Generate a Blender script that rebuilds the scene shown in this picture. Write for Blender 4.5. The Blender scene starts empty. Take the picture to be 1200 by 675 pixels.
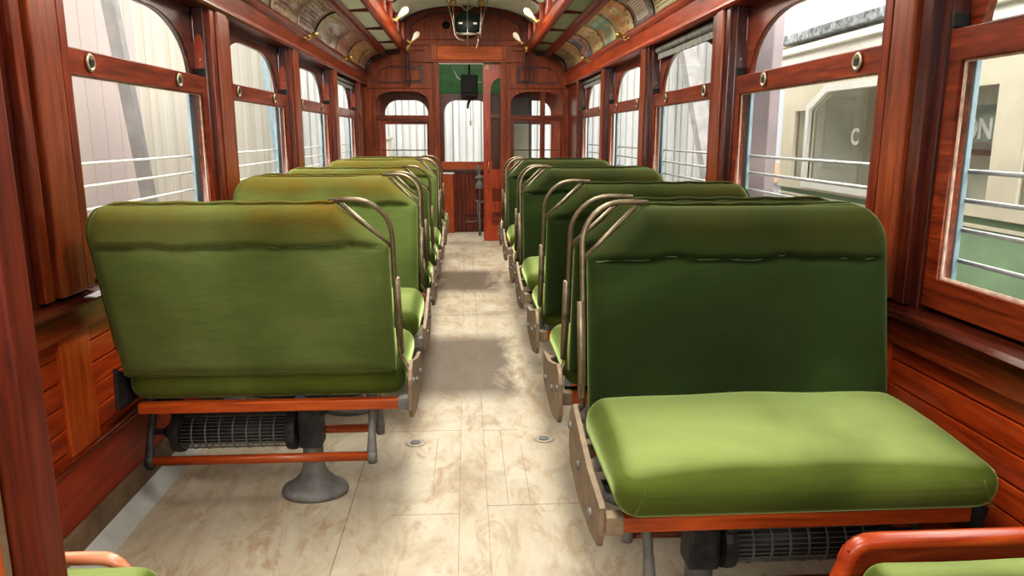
import bpy, bmesh, math, random
from mathutils import Vector, Matrix
random.seed(7)
PI = math.pi
COL = bpy.context.scene.collection

# ------------------------------------------------------------------ tagging
def tag(o, label=None, cat=None, group=None, kind=None):
    if label: o['label'] = label
    if cat: o['category'] = cat
    if group: o['group'] = group
    if kind: o['kind'] = kind
    return o

def empty(name, loc=(0, 0, 0), parent=None):
    o = bpy.data.objects.new(name, None)
    o.empty_display_size = 0.05
    o.location = loc
    COL.objects.link(o)
    if parent: o.parent = parent
    return o

# ------------------------------------------------------------------ materials
def newmat(name):
    m = bpy.data.materials.new(name); m.use_nodes = True
    nt = m.node_tree
    return m, nt, nt.nodes['Principled BSDF']

def N(nt, t, **kw):
    n = nt.nodes.new(t)
    for k, v in kw.items():
        if k in n.inputs: n.inputs[k].default_value = v
        else: setattr(n, k, v)
    return n

def ramp(nt, stops, fac):
    r = nt.nodes.new('ShaderNodeValToRGB')
    el = r.color_ramp.elements
    while len(el) < len(stops): el.new(0.5)
    for e, (p, c) in zip(el, stops):
        e.position = p; e.color = (*c, 1)
    nt.links.new(fac, r.inputs[0])
    return r.outputs[0]

def noise(nt, scale, detail=4, rough=0.55, sv=(1, 1, 1), coord='Object', dist=0.0):
    tc = nt.nodes.new('ShaderNodeTexCoord')
    mp = nt.nodes.new('ShaderNodeMapping'); mp.inputs['Scale'].default_value = sv
    nt.links.new(tc.outputs[coord], mp.inputs[0])
    n = nt.nodes.new('ShaderNodeTexNoise')
    n.inputs['Scale'].default_value = scale; n.inputs['Detail'].default_value = detail
    n.inputs['Roughness'].default_value = rough; n.inputs['Distortion'].default_value = dist
    nt.links.new(mp.outputs[0], n.inputs['Vector'])
    return n.outputs[0]

def mix(nt, a, b, fac, mode='MIX'):
    m = nt.nodes.new('ShaderNodeMix'); m.data_type = 'RGBA'; m.blend_type = mode
    for s, v in ((6, a), (7, b), (0, fac)):
        if hasattr(v, 'is_linked'): nt.links.new(v, m.inputs[s])
        elif s == 0: m.inputs[0].default_value = v
        else: m.inputs[s].default_value = (*v, 1)
    return m.outputs[2]

def bump(nt, b, h, strength=0.2, dist=0.01):
    n = nt.nodes.new('ShaderNodeBump'); n.inputs['Strength'].default_value = strength
    n.inputs['Distance'].default_value = dist
    nt.links.new(h, n.inputs['Height']); nt.links.new(n.outputs[0], b.inputs['Normal'])

def wood(name, dark, mid, light, axis='z', rough=0.28, coat=0.3):
    m, nt, b = newmat(name)
    sv = {'x': (1.2, 14, 14), 'y': (14, 1.2, 14), 'z': (14, 14, 1.2)}[axis]
    g = noise(nt, 3.0, 6, 0.65, sv, dist=0.6)
    big = noise(nt, 1.6, 3, 0.5)
    c = ramp(nt, [(0.3, dark), (0.5, mid), (0.72, light)], g)
    c2 = ramp(nt, [(0.3, (0.6, 0.55, 0.5)), (0.7, (1.15, 1.1, 1.05))], big)
    c = mix(nt, c, c2, 0.8, 'MULTIPLY')
    nt.links.new(c, b.inputs['Base Color'])
    b.inputs['Roughness'].default_value = rough
    b.inputs['Coat Roughness'].default_value = 0.2; b.inputs['Specular IOR Level'].default_value = 0.35; b.inputs['Coat Weight'].default_value = coat * 0.6
    bump(nt, b, g, 0.08, 0.004)
    return m

def plain(name, col, rough=0.5, metal=0.0, var=0.25, scale=20, coat=0.0):
    m, nt, b = newmat(name)
    f = noise(nt, scale, 5, 0.6)
    lo = tuple(c * (1 - var) for c in col); hi = tuple(min(1, c * (1 + var)) for c in col)
    nt.links.new(ramp(nt, [(0.3, lo), (0.7, hi)], f), b.inputs['Base Color'])
    b.inputs['Roughness'].default_value = rough; b.inputs['Metallic'].default_value = metal
    b.inputs['Coat Weight'].default_value = coat
    return m

MW = {a: wood('mahogany_' + a, (0.050, 0.009, 0.004), (0.135, 0.023, 0.007), (0.25, 0.052, 0.014), a) for a in 'xyz'}
DW = {a: wood('dark_mahogany_' + a, (0.018, 0.004, 0.003), (0.055, 0.010, 0.005), (0.105, 0.020, 0.008), a, 0.24, 0.7) for a in 'xyz'}
OW = {a: wood('orange_wood_' + a, (0.24, 0.046, 0.009), (0.42, 0.085, 0.016), (0.54, 0.13, 0.025), a, 0.35, 0.35) for a in 'xyz'}
BW = {a: wood('bulkhead_wood_' + a, (0.09, 0.020, 0.008), (0.22, 0.048, 0.014), (0.33, 0.085, 0.024), a, 0.5, 0.0) for a in 'xyz'}
KW = wood('kick_board', (0.17, 0.020, 0.006), (0.28, 0.032, 0.008), (0.36, 0.05, 0.012), 'y', 0.4, 0.2)

def velvet(name, dark, mid, light, worn=None, sheen=0.4, srough=0.4, toplit=0.0):
    m, nt, b = newmat(name)
    nap = noise(nt, 1.9, 3, 0.5, (1, 1, 1.1), dist=0.5)
    fine = noise(nt, 45, 5, 0.75, (0.25, 0.6, 2.2))
    c = ramp(nt, [(0.28, dark), (0.5, mid), (0.74, light)], nap)
    c = mix(nt, c, ramp(nt, [(0.3, (0.86, 0.86, 0.84)), (0.7, (1.12, 1.12, 1.08))], fine), 0.8, 'MULTIPLY')
    if worn:
        tc = N(nt, 'ShaderNodeTexCoord'); sp = N(nt, 'ShaderNodeSeparateXYZ')
        nt.links.new(tc.outputs['Object'], sp.inputs[0])
        mr = N(nt, 'ShaderNodeMapRange'); mr.inputs[1].default_value = 0.97; mr.inputs[2].default_value = 1.06
        nt.links.new(sp.outputs[2], mr.inputs[0])
        w = noise(nt, 3.2, 4, 0.6)
        mu = N(nt, 'ShaderNodeMath', operation='MULTIPLY'); nt.links.new(mr.outputs[0], mu.inputs[0])
        wr = ramp(nt, [(0.36, (0.15, 0.15, 0.15)), (0.66, (1, 1, 1))], w); nt.links.new(wr, mu.inputs[1])
        c = mix(nt, c, worn, mu.outputs[0])
    if toplit:  # overhead light painted into the colour: upward faces paler, the rest darkened
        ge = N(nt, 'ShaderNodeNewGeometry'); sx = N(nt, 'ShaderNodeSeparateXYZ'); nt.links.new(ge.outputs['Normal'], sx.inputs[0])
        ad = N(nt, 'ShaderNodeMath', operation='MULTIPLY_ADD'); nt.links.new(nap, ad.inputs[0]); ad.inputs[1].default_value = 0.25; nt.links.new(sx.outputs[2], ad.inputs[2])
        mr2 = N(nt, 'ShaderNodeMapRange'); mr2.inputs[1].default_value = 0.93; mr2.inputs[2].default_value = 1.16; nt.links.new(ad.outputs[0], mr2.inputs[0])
        c = mix(nt, mix(nt, c, (0.58, 0.60, 0.55), 1.0, 'MULTIPLY'), mix(nt, c, (0.25, 0.31, 0.12), toplit), mr2.outputs[0])
    nt.links.new(c, b.inputs['Base Color'])
    b.inputs['Roughness'].default_value = 0.85
    b.inputs['Specular IOR Level'].default_value = 0.15
    b.inputs['Sheen Weight'].default_value = sheen
    b.inputs['Sheen Roughness'].default_value = srough
    b.inputs['Sheen Tint'].default_value = (0.52, 0.68, 0.28, 1)
    bump(nt, b, fine, 0.12, 0.003)
    return m

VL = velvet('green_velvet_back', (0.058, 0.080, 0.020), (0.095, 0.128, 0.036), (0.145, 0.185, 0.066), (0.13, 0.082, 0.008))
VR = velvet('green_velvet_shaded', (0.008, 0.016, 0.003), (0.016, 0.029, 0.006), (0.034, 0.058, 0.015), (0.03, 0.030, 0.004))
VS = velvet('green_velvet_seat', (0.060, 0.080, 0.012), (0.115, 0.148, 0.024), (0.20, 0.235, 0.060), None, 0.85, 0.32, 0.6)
TUBE = plain('painted_steel_tube', (0.17, 0.135, 0.085), 0.4, 0.5, 0.35, 30)
CAST = plain('worn_bronze_paint', (0.20, 0.145, 0.09), 0.6, 0.15, 0.3, 25)
IRON = plain('dark_cast_iron', (0.045, 0.045, 0.045), 0.55, 0.4, 0.5, 25)
GREYI = plain('dusty_grey_iron', (0.17, 0.17, 0.16), 0.65, 0.2, 0.3, 20)
WIRE = plain('dull_steel_wire', (0.20, 0.20, 0.19), 0.5, 0.5, 0.3, 30)
BRASS = plain('aged_brass', (0.42, 0.29, 0.10), 0.35, 0.8, 0.4, 60)
LATCH = plain('worn_latch_brass', (0.34, 0.29, 0.20), 0.4, 0.6, 0.35, 60)
NICKEL = plain('tarnished_nickel', (0.42, 0.38, 0.32), 0.3, 0.8, 0.3, 40)
BLACK = plain('black_paint', (0.004, 0.006, 0.005), 0.8, 0, 0.4)
DGREEN = plain('dark_green_enamel', (0.012, 0.035, 0.025), 0.35, 0, 0.3)
CEILG = plain('ceiling_green', (0.76, 0.97, 0.80), 0.5, 0, 0.10, 6)
HOODG = plain('hood_green', (0.10, 0.36, 0.14), 0.5, 0, 0.2, 8)
WHITEP = plain('white_enamel', (0.7, 0.7, 0.66), 0.4, 0, 0.1)
BAR = plain('galvanised_bar', (0.34, 0.35, 0.35), 0.4, 0.4, 0.2, 30)
BARL = plain('pale_painted_bar', (0.62, 0.62, 0.58), 0.5, 0, 0.12, 30)
BLUEP = plain('blue_grey_paint', (0.26, 0.37, 0.42), 0.6, 0, 0.15, 20)
STRAP = plain('dark_leather', (0.03, 0.014, 0.009), 0.5, 0, 0.3)
SHADE = plain('weathered_blind_cloth', (0.14, 0.14, 0.12), 0.8, 0, 0.5, 25)
DUST = plain('dusty_brown_ledge', (0.15, 0.10, 0.06), 0.8, 0, 0.3, 12)
COVE = plain('grey_painted_cove', (0.42, 0.43, 0.41), 0.6, 0, 0.15, 10)

def bulb_mat():
    m, nt, b = newmat('clear_bulb_glass')
    b.inputs['Base Color'].default_value = (0.95, 0.90, 0.78, 1)
    b.inputs['Transmission Weight'].default_value = 0.55
    b.inputs['Roughness'].default_value = 0.12
    b.inputs['Emission Color'].default_value = (1, 0.85, 0.6, 1); b.inputs['Emission Strength'].default_value = 0.15
    return m
BULB = bulb_mat()

def glass_mat():
    m, nt, b = newmat('dusty_window_glass')
    nt.nodes.remove(b)
    out = [n for n in nt.nodes if n.type == 'OUTPUT_MATERIAL'][0]
    tr = N(nt, 'ShaderNodeBsdfTransparent'); tr.inputs[0].default_value = (0.985, 0.99, 0.985, 1)
    gl = N(nt, 'ShaderNodeBsdfGlossy'); gl.inputs['Roughness'].default_value = 0.03
    df = N(nt, 'ShaderNodeBsdfDiffuse'); df.inputs[0].default_value = (0.75, 0.73, 0.68, 1)
    lw = N(nt, 'ShaderNodeLayerWeight'); lw.inputs[0].default_value = 0.04
    cl = N(nt, 'ShaderNodeMath', operation='MINIMUM'); nt.links.new(lw.outputs['Fresnel'], cl.inputs[0]); cl.inputs[1].default_value = 0.10
    mx = N(nt, 'ShaderNodeMixShader'); nt.links.new(cl.outputs[0], mx.inputs[0])
    nt.links.new(tr.outputs[0], mx.inputs[1]); nt.links.new(gl.outputs[0], mx.inputs[2])
    d = noise(nt, 4, 5, 0.7)
    r = ramp(nt, [(0.35, (0.008, 0.008, 0.008)), (0.8, (0.05, 0.05, 0.05))], d)
    mx2 = N(nt, 'ShaderNodeMixShader'); nt.links.new(r, mx2.inputs[0])
    nt.links.new(mx.outputs[0], mx2.inputs[1]); nt.links.new(df.outputs[0], mx2.inputs[2])
    nt.links.new(mx2.outputs[0], out.inputs[0])
    return m
GLASS = glass_mat()

VSEAM = plain('pale_green_stitching', (0.14, 0.19, 0.08), 0.8, 0, 0.5, 60)
def floor_mat():
    m, nt, b = newmat('worn_painted_floorboards')
    a = noise(nt, 3.0, 8, 0.7, (1.6, 0.7, 1), dist=0.5)
    s = noise(nt, 1.1, 5, 0.6, (1.0, 1.3, 1))
    g = noise(nt, 6, 8, 0.75, (1.5, 0.6, 1), dist=1.2)
    base = ramp(nt, [(0.25, (0.26, 0.20, 0.13)), (0.45, (0.40, 0.345, 0.255)), (0.7, (0.51, 0.47, 0.375))], a)
    wear = ramp(nt, [(0.50, (0, 0, 0)), (0.64, (0.75, 0.75, 0.75))], g)
    c = mix(nt, base, (0.30, 0.20, 0.115), wear)
    dirt = ramp(nt, [(0.56, (0, 0, 0)), (0.68, (0.7, 0.7, 0.7))], s)
    c = mix(nt, c, (0.22, 0.17, 0.11), dirt)
    # darker patches along the aisle
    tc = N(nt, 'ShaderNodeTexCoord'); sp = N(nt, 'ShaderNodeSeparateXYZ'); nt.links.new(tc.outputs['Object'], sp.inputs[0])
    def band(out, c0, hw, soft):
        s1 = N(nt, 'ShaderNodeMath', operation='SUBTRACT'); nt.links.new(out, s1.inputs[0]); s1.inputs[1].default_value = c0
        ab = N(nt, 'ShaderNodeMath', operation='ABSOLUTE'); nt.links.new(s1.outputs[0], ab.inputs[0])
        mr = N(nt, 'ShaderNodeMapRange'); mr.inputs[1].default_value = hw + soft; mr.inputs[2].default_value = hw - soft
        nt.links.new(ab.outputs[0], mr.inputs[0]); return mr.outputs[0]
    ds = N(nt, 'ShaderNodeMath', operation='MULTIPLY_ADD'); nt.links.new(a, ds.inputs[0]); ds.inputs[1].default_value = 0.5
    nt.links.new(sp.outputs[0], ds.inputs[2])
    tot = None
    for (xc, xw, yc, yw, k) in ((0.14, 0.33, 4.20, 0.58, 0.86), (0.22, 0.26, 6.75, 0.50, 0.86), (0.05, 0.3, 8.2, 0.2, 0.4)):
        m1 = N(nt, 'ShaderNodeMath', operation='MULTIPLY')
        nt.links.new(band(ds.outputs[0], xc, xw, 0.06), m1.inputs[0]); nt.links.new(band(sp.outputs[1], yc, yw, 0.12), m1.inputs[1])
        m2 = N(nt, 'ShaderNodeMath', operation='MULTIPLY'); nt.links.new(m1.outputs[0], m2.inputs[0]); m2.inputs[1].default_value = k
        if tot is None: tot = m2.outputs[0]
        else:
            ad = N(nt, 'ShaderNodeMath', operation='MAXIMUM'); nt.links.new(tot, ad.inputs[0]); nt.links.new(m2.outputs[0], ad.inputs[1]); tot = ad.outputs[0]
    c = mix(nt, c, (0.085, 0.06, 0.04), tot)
    nt.links.new(c, b.inputs['Base Color'])
    b.inputs['Roughness'].default_value = 0.55
    b.inputs['Specular IOR Level'].default_value = 0.35
    bump(nt, b, g, 0.15, 0.004)
    return m
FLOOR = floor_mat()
SEAM = plain('floor_seam', (0.22, 0.17, 0.11), 0.9)

# ------------------------------------------------------------------ geometry helpers
def obj(name, bm, mat, parent=None, smooth=False, loc=None):
    me = bpy.data.meshes.new(name)
    bmesh.ops.recalc_face_normals(bm, faces=bm.faces)
    bm.to_mesh(me); bm.free()
    for i, mm in enumerate(mat if isinstance(mat, (list, tuple)) else [mat]): me.materials.append(mm)
    if smooth:
        for p in me.polygons: p.use_smooth = True
    o = bpy.data.objects.new(name, me); COL.objects.link(o)
    if parent: o.parent = parent
    if loc: o.location = loc
    return o

def BM(): return bmesh.new()

def box(bm, x0, x1, y0, y1, z0, z1, bev=0.0):
    x0, x1 = min(x0, x1), max(x0, x1); y0, y1 = min(y0, y1), max(y0, y1); z0, z1 = min(z0, z1), max(z0, z1)
    vs = [bm.verts.new((x, y, z)) for x in (x0, x1) for y in (y0, y1) for z in (z0, z1)]
    F = [(0, 1, 3, 2), (4, 6, 7, 5), (0, 4, 5, 1), (2, 3, 7, 6), (0, 2, 6, 4), (1, 5, 7, 3)]
    fs = [bm.faces.new([vs[i] for i in f]) for f in F]
    if bev > 0:
        es = set(e for f in fs for e in f.edges)
        bmesh.ops.bevel(bm, geom=list(es), offset=bev, segments=2, profile=0.6, affect='EDGES')
    return bm

def sheet(x0, x1, y0, y1, z0, z1):
    bm = BM()
    if abs(x1 - x0) < 0.01: vs = [(x0, y0, z0), (x0, y1, z0), (x0, y1, z1), (x0, y0, z1)]
    else: vs = [(x0, y0, z0), (x1, y0, z0), (x1, y0, z1), (x0, y0, z1)]
    bm.faces.new([bm.verts.new(v) for v in vs]); return bm

def B(x0, x1, y0, y1, z0, z1, bev=0.004): return box(BM(), x0, x1, y0, y1, z0, z1, bev)

def tube(bm, pts, r, n=8, closed=False, flat=1.0):
    pts = [Vector(p) for p in pts]; rings = []; L = len(pts)
    rr = r if isinstance(r, (list, tuple)) else [r] * L
    up = None
    for i, p in enumerate(pts):
        a = pts[i - 1] if (i > 0 or closed) else p
        b = pts[(i + 1) % L] if (i < L - 1 or closed) else p
        t = (b - a).normalized()
        if up is None:
            up = Vector((0, 0, 1)) if abs(t.z) < 0.9 else Vector((0, 1, 0))
        s = t.cross(up)
        if s.length < 1e-5: s = t.cross(Vector((1, 0, 0)))
        s.normalize(); up = s.cross(t).normalized()
        rings.append([bm.verts.new(p + (s * math.cos(2 * PI * k / n) * flat + up * math.sin(2 * PI * k / n)) * rr[i]) for k in range(n)])
    for i in range(L if closed else L - 1):
        A, Bb = rings[i], rings[(i + 1) % L]
        for k in range(n): bm.faces.new((A[k], A[(k + 1) % n], Bb[(k + 1) % n], Bb[k]))
    if not closed:
        bm.faces.new(rings[0][::-1]); bm.faces.new(rings[-1])
    return bm

def lathe(bm, prof, M, n=20):
    """prof: (radius, height) list; M: Matrix placing z axis"""
    rings = []
    for r, h in prof:
        if r < 1e-5: rings.append([bm.verts.new(M @ Vector((0, 0, h)))])
        else: rings.append([bm.verts.new(M @ Vector((r * math.cos(2 * PI * k / n), r * math.sin(2 * PI * k / n), h))) for k in range(n)])
    for A, Bb in zip(rings[:-1], rings[1:]):
        for k in range(n):
            a0, a1 = A[k % len(A)], A[(k + 1) % len(A)]; b0, b1 = Bb[k % len(Bb)], Bb[(k + 1) % len(Bb)]
            vs = []
            for v in (a0, a1, b1, b0):
                if v not in vs: vs.append(v)
            if len(vs) > 2: bm.faces.new(vs)
    if len(rings[0]) > 2: bm.faces.new(rings[0][::-1])
    if len(rings[-1]) > 2: bm.faces.new(rings[-1])
    return bm

def axis(p, d):
    return Matrix.Translation(p) @ Vector(d).to_track_quat('Z', 'Y').to_matrix().to_4x4()

def prism(bm, poly, plane, p0, p1, bev=0.0):
    """poly in the plane's two coords: 'x' -> (y,z), 'y' -> (x,z), 'z' -> (x,y); extruded p0..p1"""
    def P(a, b, t): return {'x': (t, a, b), 'y': (a, t, b), 'z': (a, b, t)}[plane]
    A = [bm.verts.new(P(a, b, p0)) for a, b in poly]; C = [bm.verts.new(P(a, b, p1)) for a, b in poly]
    n = len(poly); fs = [bm.faces.new(A), bm.faces.new(C[::-1])]
    for i in range(n): fs.append(bm.faces.new((A[i], C[i], C[(i + 1) % n], A[(i + 1) % n])))
    if bev > 0:
        es = set(e for f in fs[:2] for e in f.edges)
        bmesh.ops.bevel(bm, geom=list(es), offset=bev, segments=2, profile=0.6, affect='EDGES')
    return bm

def plate(outline, holes, plane, p0, p1, bevel=0.0):
    """flat board with holes, through a filled 2D curve"""
    cu = bpy.data.curves.new('tmp', 'CURVE'); cu.dimensions = '2D'; cu.fill_mode = 'BOTH'
    cu.extrude = abs(p1 - p0) / 2 - bevel; cu.bevel_depth = bevel; cu.bevel_resolution = 1 if bevel else 0
    cu.offset = -bevel
    for lp in [outline] + holes:
        s = cu.splines.new('POLY'); s.points.add(len(lp) - 1); s.use_cyclic_u = True
        for q, (a, b) in zip(s.points, lp): q.co = (a, b, 0, 1)
    o = bpy.data.objects.new('tmp', cu); COL.objects.link(o)
    dg = bpy.context.evaluated_depsgraph_get(); dg.update()
    me = bpy.data.meshes.new_from_object(o.evaluated_get(dg))
    bm = BM(); bm.from_mesh(me)
    mid = (p0 + p1) / 2
    for v in bm.verts:
        a, b, t = v.co
        v.co = {'x': (mid + t, a, b), 'y': (a, mid + t, b), 'z': (a, b, mid + t)}[plane]
    bmesh.ops.remove_doubles(bm, verts=bm.verts, dist=1e-5)
    bpy.data.objects.remove(o); bpy.data.curves.remove(cu); bpy.data.meshes.remove(me)
    return bm

def arch(a0, a1, z0, zs, zt, rx=None, n=10):
    """opening with quarter-ellipse shoulders"""
    rx = rx or (a1 - a0) / 2
    pts = [(a0, z0), (a1, z0)]
    for i in range(n + 1):
        t = PI / 2 * i / n; pts.append((a1 - rx + rx * math.cos(t), zs + (zt - zs) * math.sin(t)))
    for i in range(n + 1):
        t = PI / 2 * i / n
        q = (a0 + rx - rx * math.sin(t), zs + (zt - zs) * math.cos(t))
        if abs(q[0] - pts[-1][0]) > 1e-4: pts.append(q)
    return pts
def rect(a0, a1, b0, b1): return [(a0, b0), (a1, b0), (a1, b1), (a0, b1)]

def puff(bm, hx, hy, hz, r, crown=0.0, sag=0.0, M=Matrix(), wob=0.0, slope=0.0, sf=1):
    """rounded upholstery block centred on the origin"""
    def ts(h):
        k = 5; e = [-h + r * (1 - math.cos(PI / 2 * i / k)) * 0.999 for i in range(k)]
        m = 14; c = [-(h - r) + 2 * (h - r) * i / m for i in range(m + 1)]
        return e + c + [-q for q in e[::-1]]
    X, Y, Z = ts(hx), ts(hy), ts(hz) if hz > r else [hz * (i / 6 - 1) for i in range(13)]
    H = Vector((hx, hy, hz)); rr = min(r, hz)
    cache = {}
    def vert(p):
        key = tuple(round(q, 5) for q in p)
        if key in cache: return cache[key]
        inn = Vector([max(-(H[i] - rr), min(H[i] - rr, p[i])) for i in range(3)])
        d = Vector(p) - inn
        q = inn + d.normalized() * rr if d.length > 1e-9 else inn
        fx, fy = 1 - (q.x / hx) ** 2, 1 - (q.y / hy) ** 2
        s = (1 if q.z > 0 else 0) * abs(q.z) / hz
        if slope: q.z -= slope * s * max(0.0, min(1.0, 0.5 - sf * q.y / (2 * hy))) ** 1.6
        q.z += crown * s * max(0, fx) ** 0.5 * max(0, fy) ** 0.7
        q.y += wob * math.sin(q.x * 23 + 1) * (abs(q.y) / hy) * s
        q.z += wob * math.sin(q.x * 17 + q.y * 9) * s
        v = bm.verts.new(M @ q); cache[key] = v; return v
    def side(U, V, f):
        for i in range(len(U) - 1):
            for j in range(len(V) - 1):
                vs = [vert(f(U[i], V[j])), vert(f(U[i + 1], V[j])), vert(f(U[i + 1], V[j + 1])), vert(f(U[i], V[j + 1]))]
                u = []
                for v in vs:
                    if v not in u: u.append(v)
                if len(u) > 2:
                    try: bm.faces.new(u)
                    except ValueError: pass
    side(X, Y, lambda a, b: (a, b, hz)); side(X, Y, lambda a, b: (a, b, -hz))
    side(X, Z, lambda a, b: (a, hy, b)); side(X, Z, lambda a, b: (a, -hy, b))
    side(Y, Z, lambda a, b: (hx, a, b)); side(Y, Z, lambda a, b: (-hx, a, b))
    return bm

# ================================================================== ROOM SHELL
FW = 9.325           # far bulkhead
NY = -0.9            # open rear end
def struct(name, bm, mat, parent=None, smooth=False):
    o = obj(name, bm, mat, parent, smooth)
    if not parent: o['kind'] = 'structure'
    return o

# floor
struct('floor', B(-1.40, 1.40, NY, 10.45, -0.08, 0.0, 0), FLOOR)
bm = BM()
for x in (-1.165, -0.45): box(bm, x - 0.0016, x + 0.0016, NY, FW, 0.0, 0.0008)
for x, y0, y1 in ((-0.059, NY, 9.3), (0.042, NY, 9.3), (0.118, 2.48, 3.17), (-0.16, 2.7, 3.1), (0.20, 2.5, 3.0)):
    box(bm, x - 0.0009, x + 0.0009, y0, y1, 0.0, 0.0007)
for y, x0, x1 in ((3.18, -0.45, -0.06), (2.47, 0.042, 0.8), (3.17, 0.04, 0.2), (2.42, -0.3, -0.06), (5.4, -0.45, 0.3), (1.9, -0.7, 0.0)):
    box(bm, x0, x1, y - 0.0008, y + 0.0008, 0.0, 0.0007)
struct('trim_1', bm, SEAM)

def sidewall(s, tagn):
    """s=-1 left, +1 right"""
    X = lambda x: s * x
    # boarded wainscot (horizontal beaded boards)
    bm = BM()
    z = 0.13
    while z < 0.73:
        z1 = min(z + 0.088, 0.735)
        box(bm, X(1.25), X(1.29), NY, FW, z + 0.0025, z1 - 0.0025, 0.004); z = z1
    box(bm, X(1.262), X(1.30), NY, FW, 0.0, 0.80)
    struct('wall_' + tagn, bm, OW['y'] if s > 0 else MW['y'])
    return

OWD = {a: wood('red_orange_wood_' + a, (0.16, 0.022, 0.005), (0.31, 0.044, 0.009), (0.43, 0.085, 0.016), a, 0.33, 0.4) for a in 'xyz'}
for s, nm in ((-1, 'left'), (1, 'right')):
    X = lambda x: s * x
    bm = BM(); z = 0.13
    while z < 0.73:
        z1 = min(z + 0.075, 0.735)
        box(bm, X(1.25), X(1.285), NY, FW, z + 0.002, z1 - 0.002, 0.004); z = z1
    box(bm, X(1.262), X(1.30), NY, FW, -0.02, 0.80)
    struct('wall_' + nm, bm, OWD['y'])
    struct('trim_2' if s < 0 else 'trim_3', B(X(1.222), X(1.262), NY, FW, 0.715, 0.80), MW['y'])          # belt rail
    # sill with nosing
    prof = [(X(1.34), 0.80), (X(1.195), 0.80), (X(1.185), 0.812), (X(1.195), 0.826), (X(1.235), 0.832), (X(1.34), 0.845)]
    struct('trim_4' if s < 0 else 'trim_5', prism(BM(), prof, 'y', NY, FW), DW['y'])
    # kick board, ledge and cove
    struct('baseboard_' + nm, B(X(1.235), X(1.262), NY, FW, 0.125, 0.315, 0.005), KW)
    struct('trim_6' if s < 0 else 'trim_7', B(X(1.225), X(1.262), NY, FW, 0.315, 0.335, 0.006), MW['y'])
    struct('trim_8' if s < 0 else 'trim_9', prism(BM(), [(X(1.262), 0.0), (X(1.262), 0.128), (X(1.222), 0.122), (X(1.215), 0.07), (X(1.20), 0.0)], 'y', NY, FW), DUST)
    struct('trim_10' if s < 0 else 'trim_11', prism(BM(), [(X(1.262), 0.0), (X(1.235), 0.062), (X(1.21), 0.055), (X(1.165), 0.008), (X(1.160), 0.0)], 'y', NY, FW), COVE)

# window bays
LP, RP = 1.62, 1.575
def bays(s):
    if s < 0: F = [3.66 + LP * k for k in range(-2, 4)]
    else: F = [1.90 + RP * k for k in range(-1, 5)]
    return F
GL = 1.18          # glass length
tn = [12]
def trim(bm, mat, smooth=False):
    o = struct('trim_%d' % tn[0], bm, mat, None, smooth); tn[0] += 1; return o

def escut(par, x, y, z, s):
    """brass sash lift: oval plate with square dark recess and ring"""
    bm = BM(); M = axis((s * (x), y, z), (-s, 0, 0))
    lathe(bm, [(0.0, 0.0), (0.027, 0.0), (0.030, 0.003), (0.027, 0.007), (0.021, 0.008), (0.018, 0.004), (0.0, 0.004)], M, 24)
    o = obj('sash_latch', bm, LATCH, par, True)
    bm = BM(); box(bm, s * (x - 0.0065), s * (x - 0.0090), y - 0.013, y + 0.013, z - 0.012, z + 0.010)
    obj('latch_recess', bm, BLACK, o)

wn = [1]
def window(s, yf, first):
    """one side window whose glass ends at yf"""
    X = lambda x: s * x
    yn = yf - GL
    par = empty('window_%d' % wn[0], (0, 0, 0)); par['kind'] = 'structure'; wn[0] += 1
    A = 0.058
    # lower sash
    fr = plate(rect(yn - A, yf + A, 0.845, 1.582), [rect(yn, yf, 0.93, 1.50)], 'x', X(1.245), X(1.283), 0.004)
    obj('lower_sash', fr, MW['y'] if s < 0 else MW['y'], par)
    bm = sheet(X(1.264), X(1.264), yn, yf, 0.93, 1.50); obj('window_pane', bm, GLASS, par)
    # thin pale putty line
    fr = plate(rect(yn - 0.002, yf + 0.002, 0.928, 1.502), [rect(yn + 0.006, yf - 0.006, 0.937, 1.494)], 'x', X(1.255), X(1.261))
    obj('glazing_bead', fr, plain_bead, par)
    # upper arched light
    fr = plate(rect(yn - A - 0.01, yf + A + 0.01, 1.535, 1.925), [arch(yn, yf, 1.56, 1.585, 1.825, 0.42)], 'x', X(1.288), X(1.315), 0.004)
    obj('arched_panel', fr, DW['y'] if s < 0 else MW['y'], par)
    bm = sheet(X(1.30), X(1.30), yn - 0.01, yf + 0.01, 1.55, 1.83); obj('arched_pane', bm, GLASS, par)
    for yy in (yf - 0.29, yn + 0.12): escut(par, 1.243, yy, 1.543, s)
    # exterior guard bars
    g = empty('window_guard', (0, 0, 0), par)
    xg = 1.335
    for k, z in enumerate((1.215, 1.137, 1.057, 0.972)):
        bm = BM(); tube(bm, [(X(xg), yn + 0.02, z), (X(xg), yf + 0.085, z)], 0.0065 if s > 0 else 0.005, 8)
        if s > 0:
            for yy in (yf + 0.075, yn + 0.03): lathe(bm, [(0.010, -0.012), (0.013, 0), (0.010, 0.012)], axis((X(xg), yy, z), (0, 1, 0)), 10)
        obj('guard_bar', bm, BAR if s > 0 else BARL, g, True)
    # blue-grey outer stop behind the far edge of the glass
    obj('outer_stop', B(X(1.318), X(1.333), yf + 0.045 if s > 0 else yf + 0.03, yf + 0.12, 0.86, 1.55, 0.003), BLUEP, par)
    return par

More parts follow.
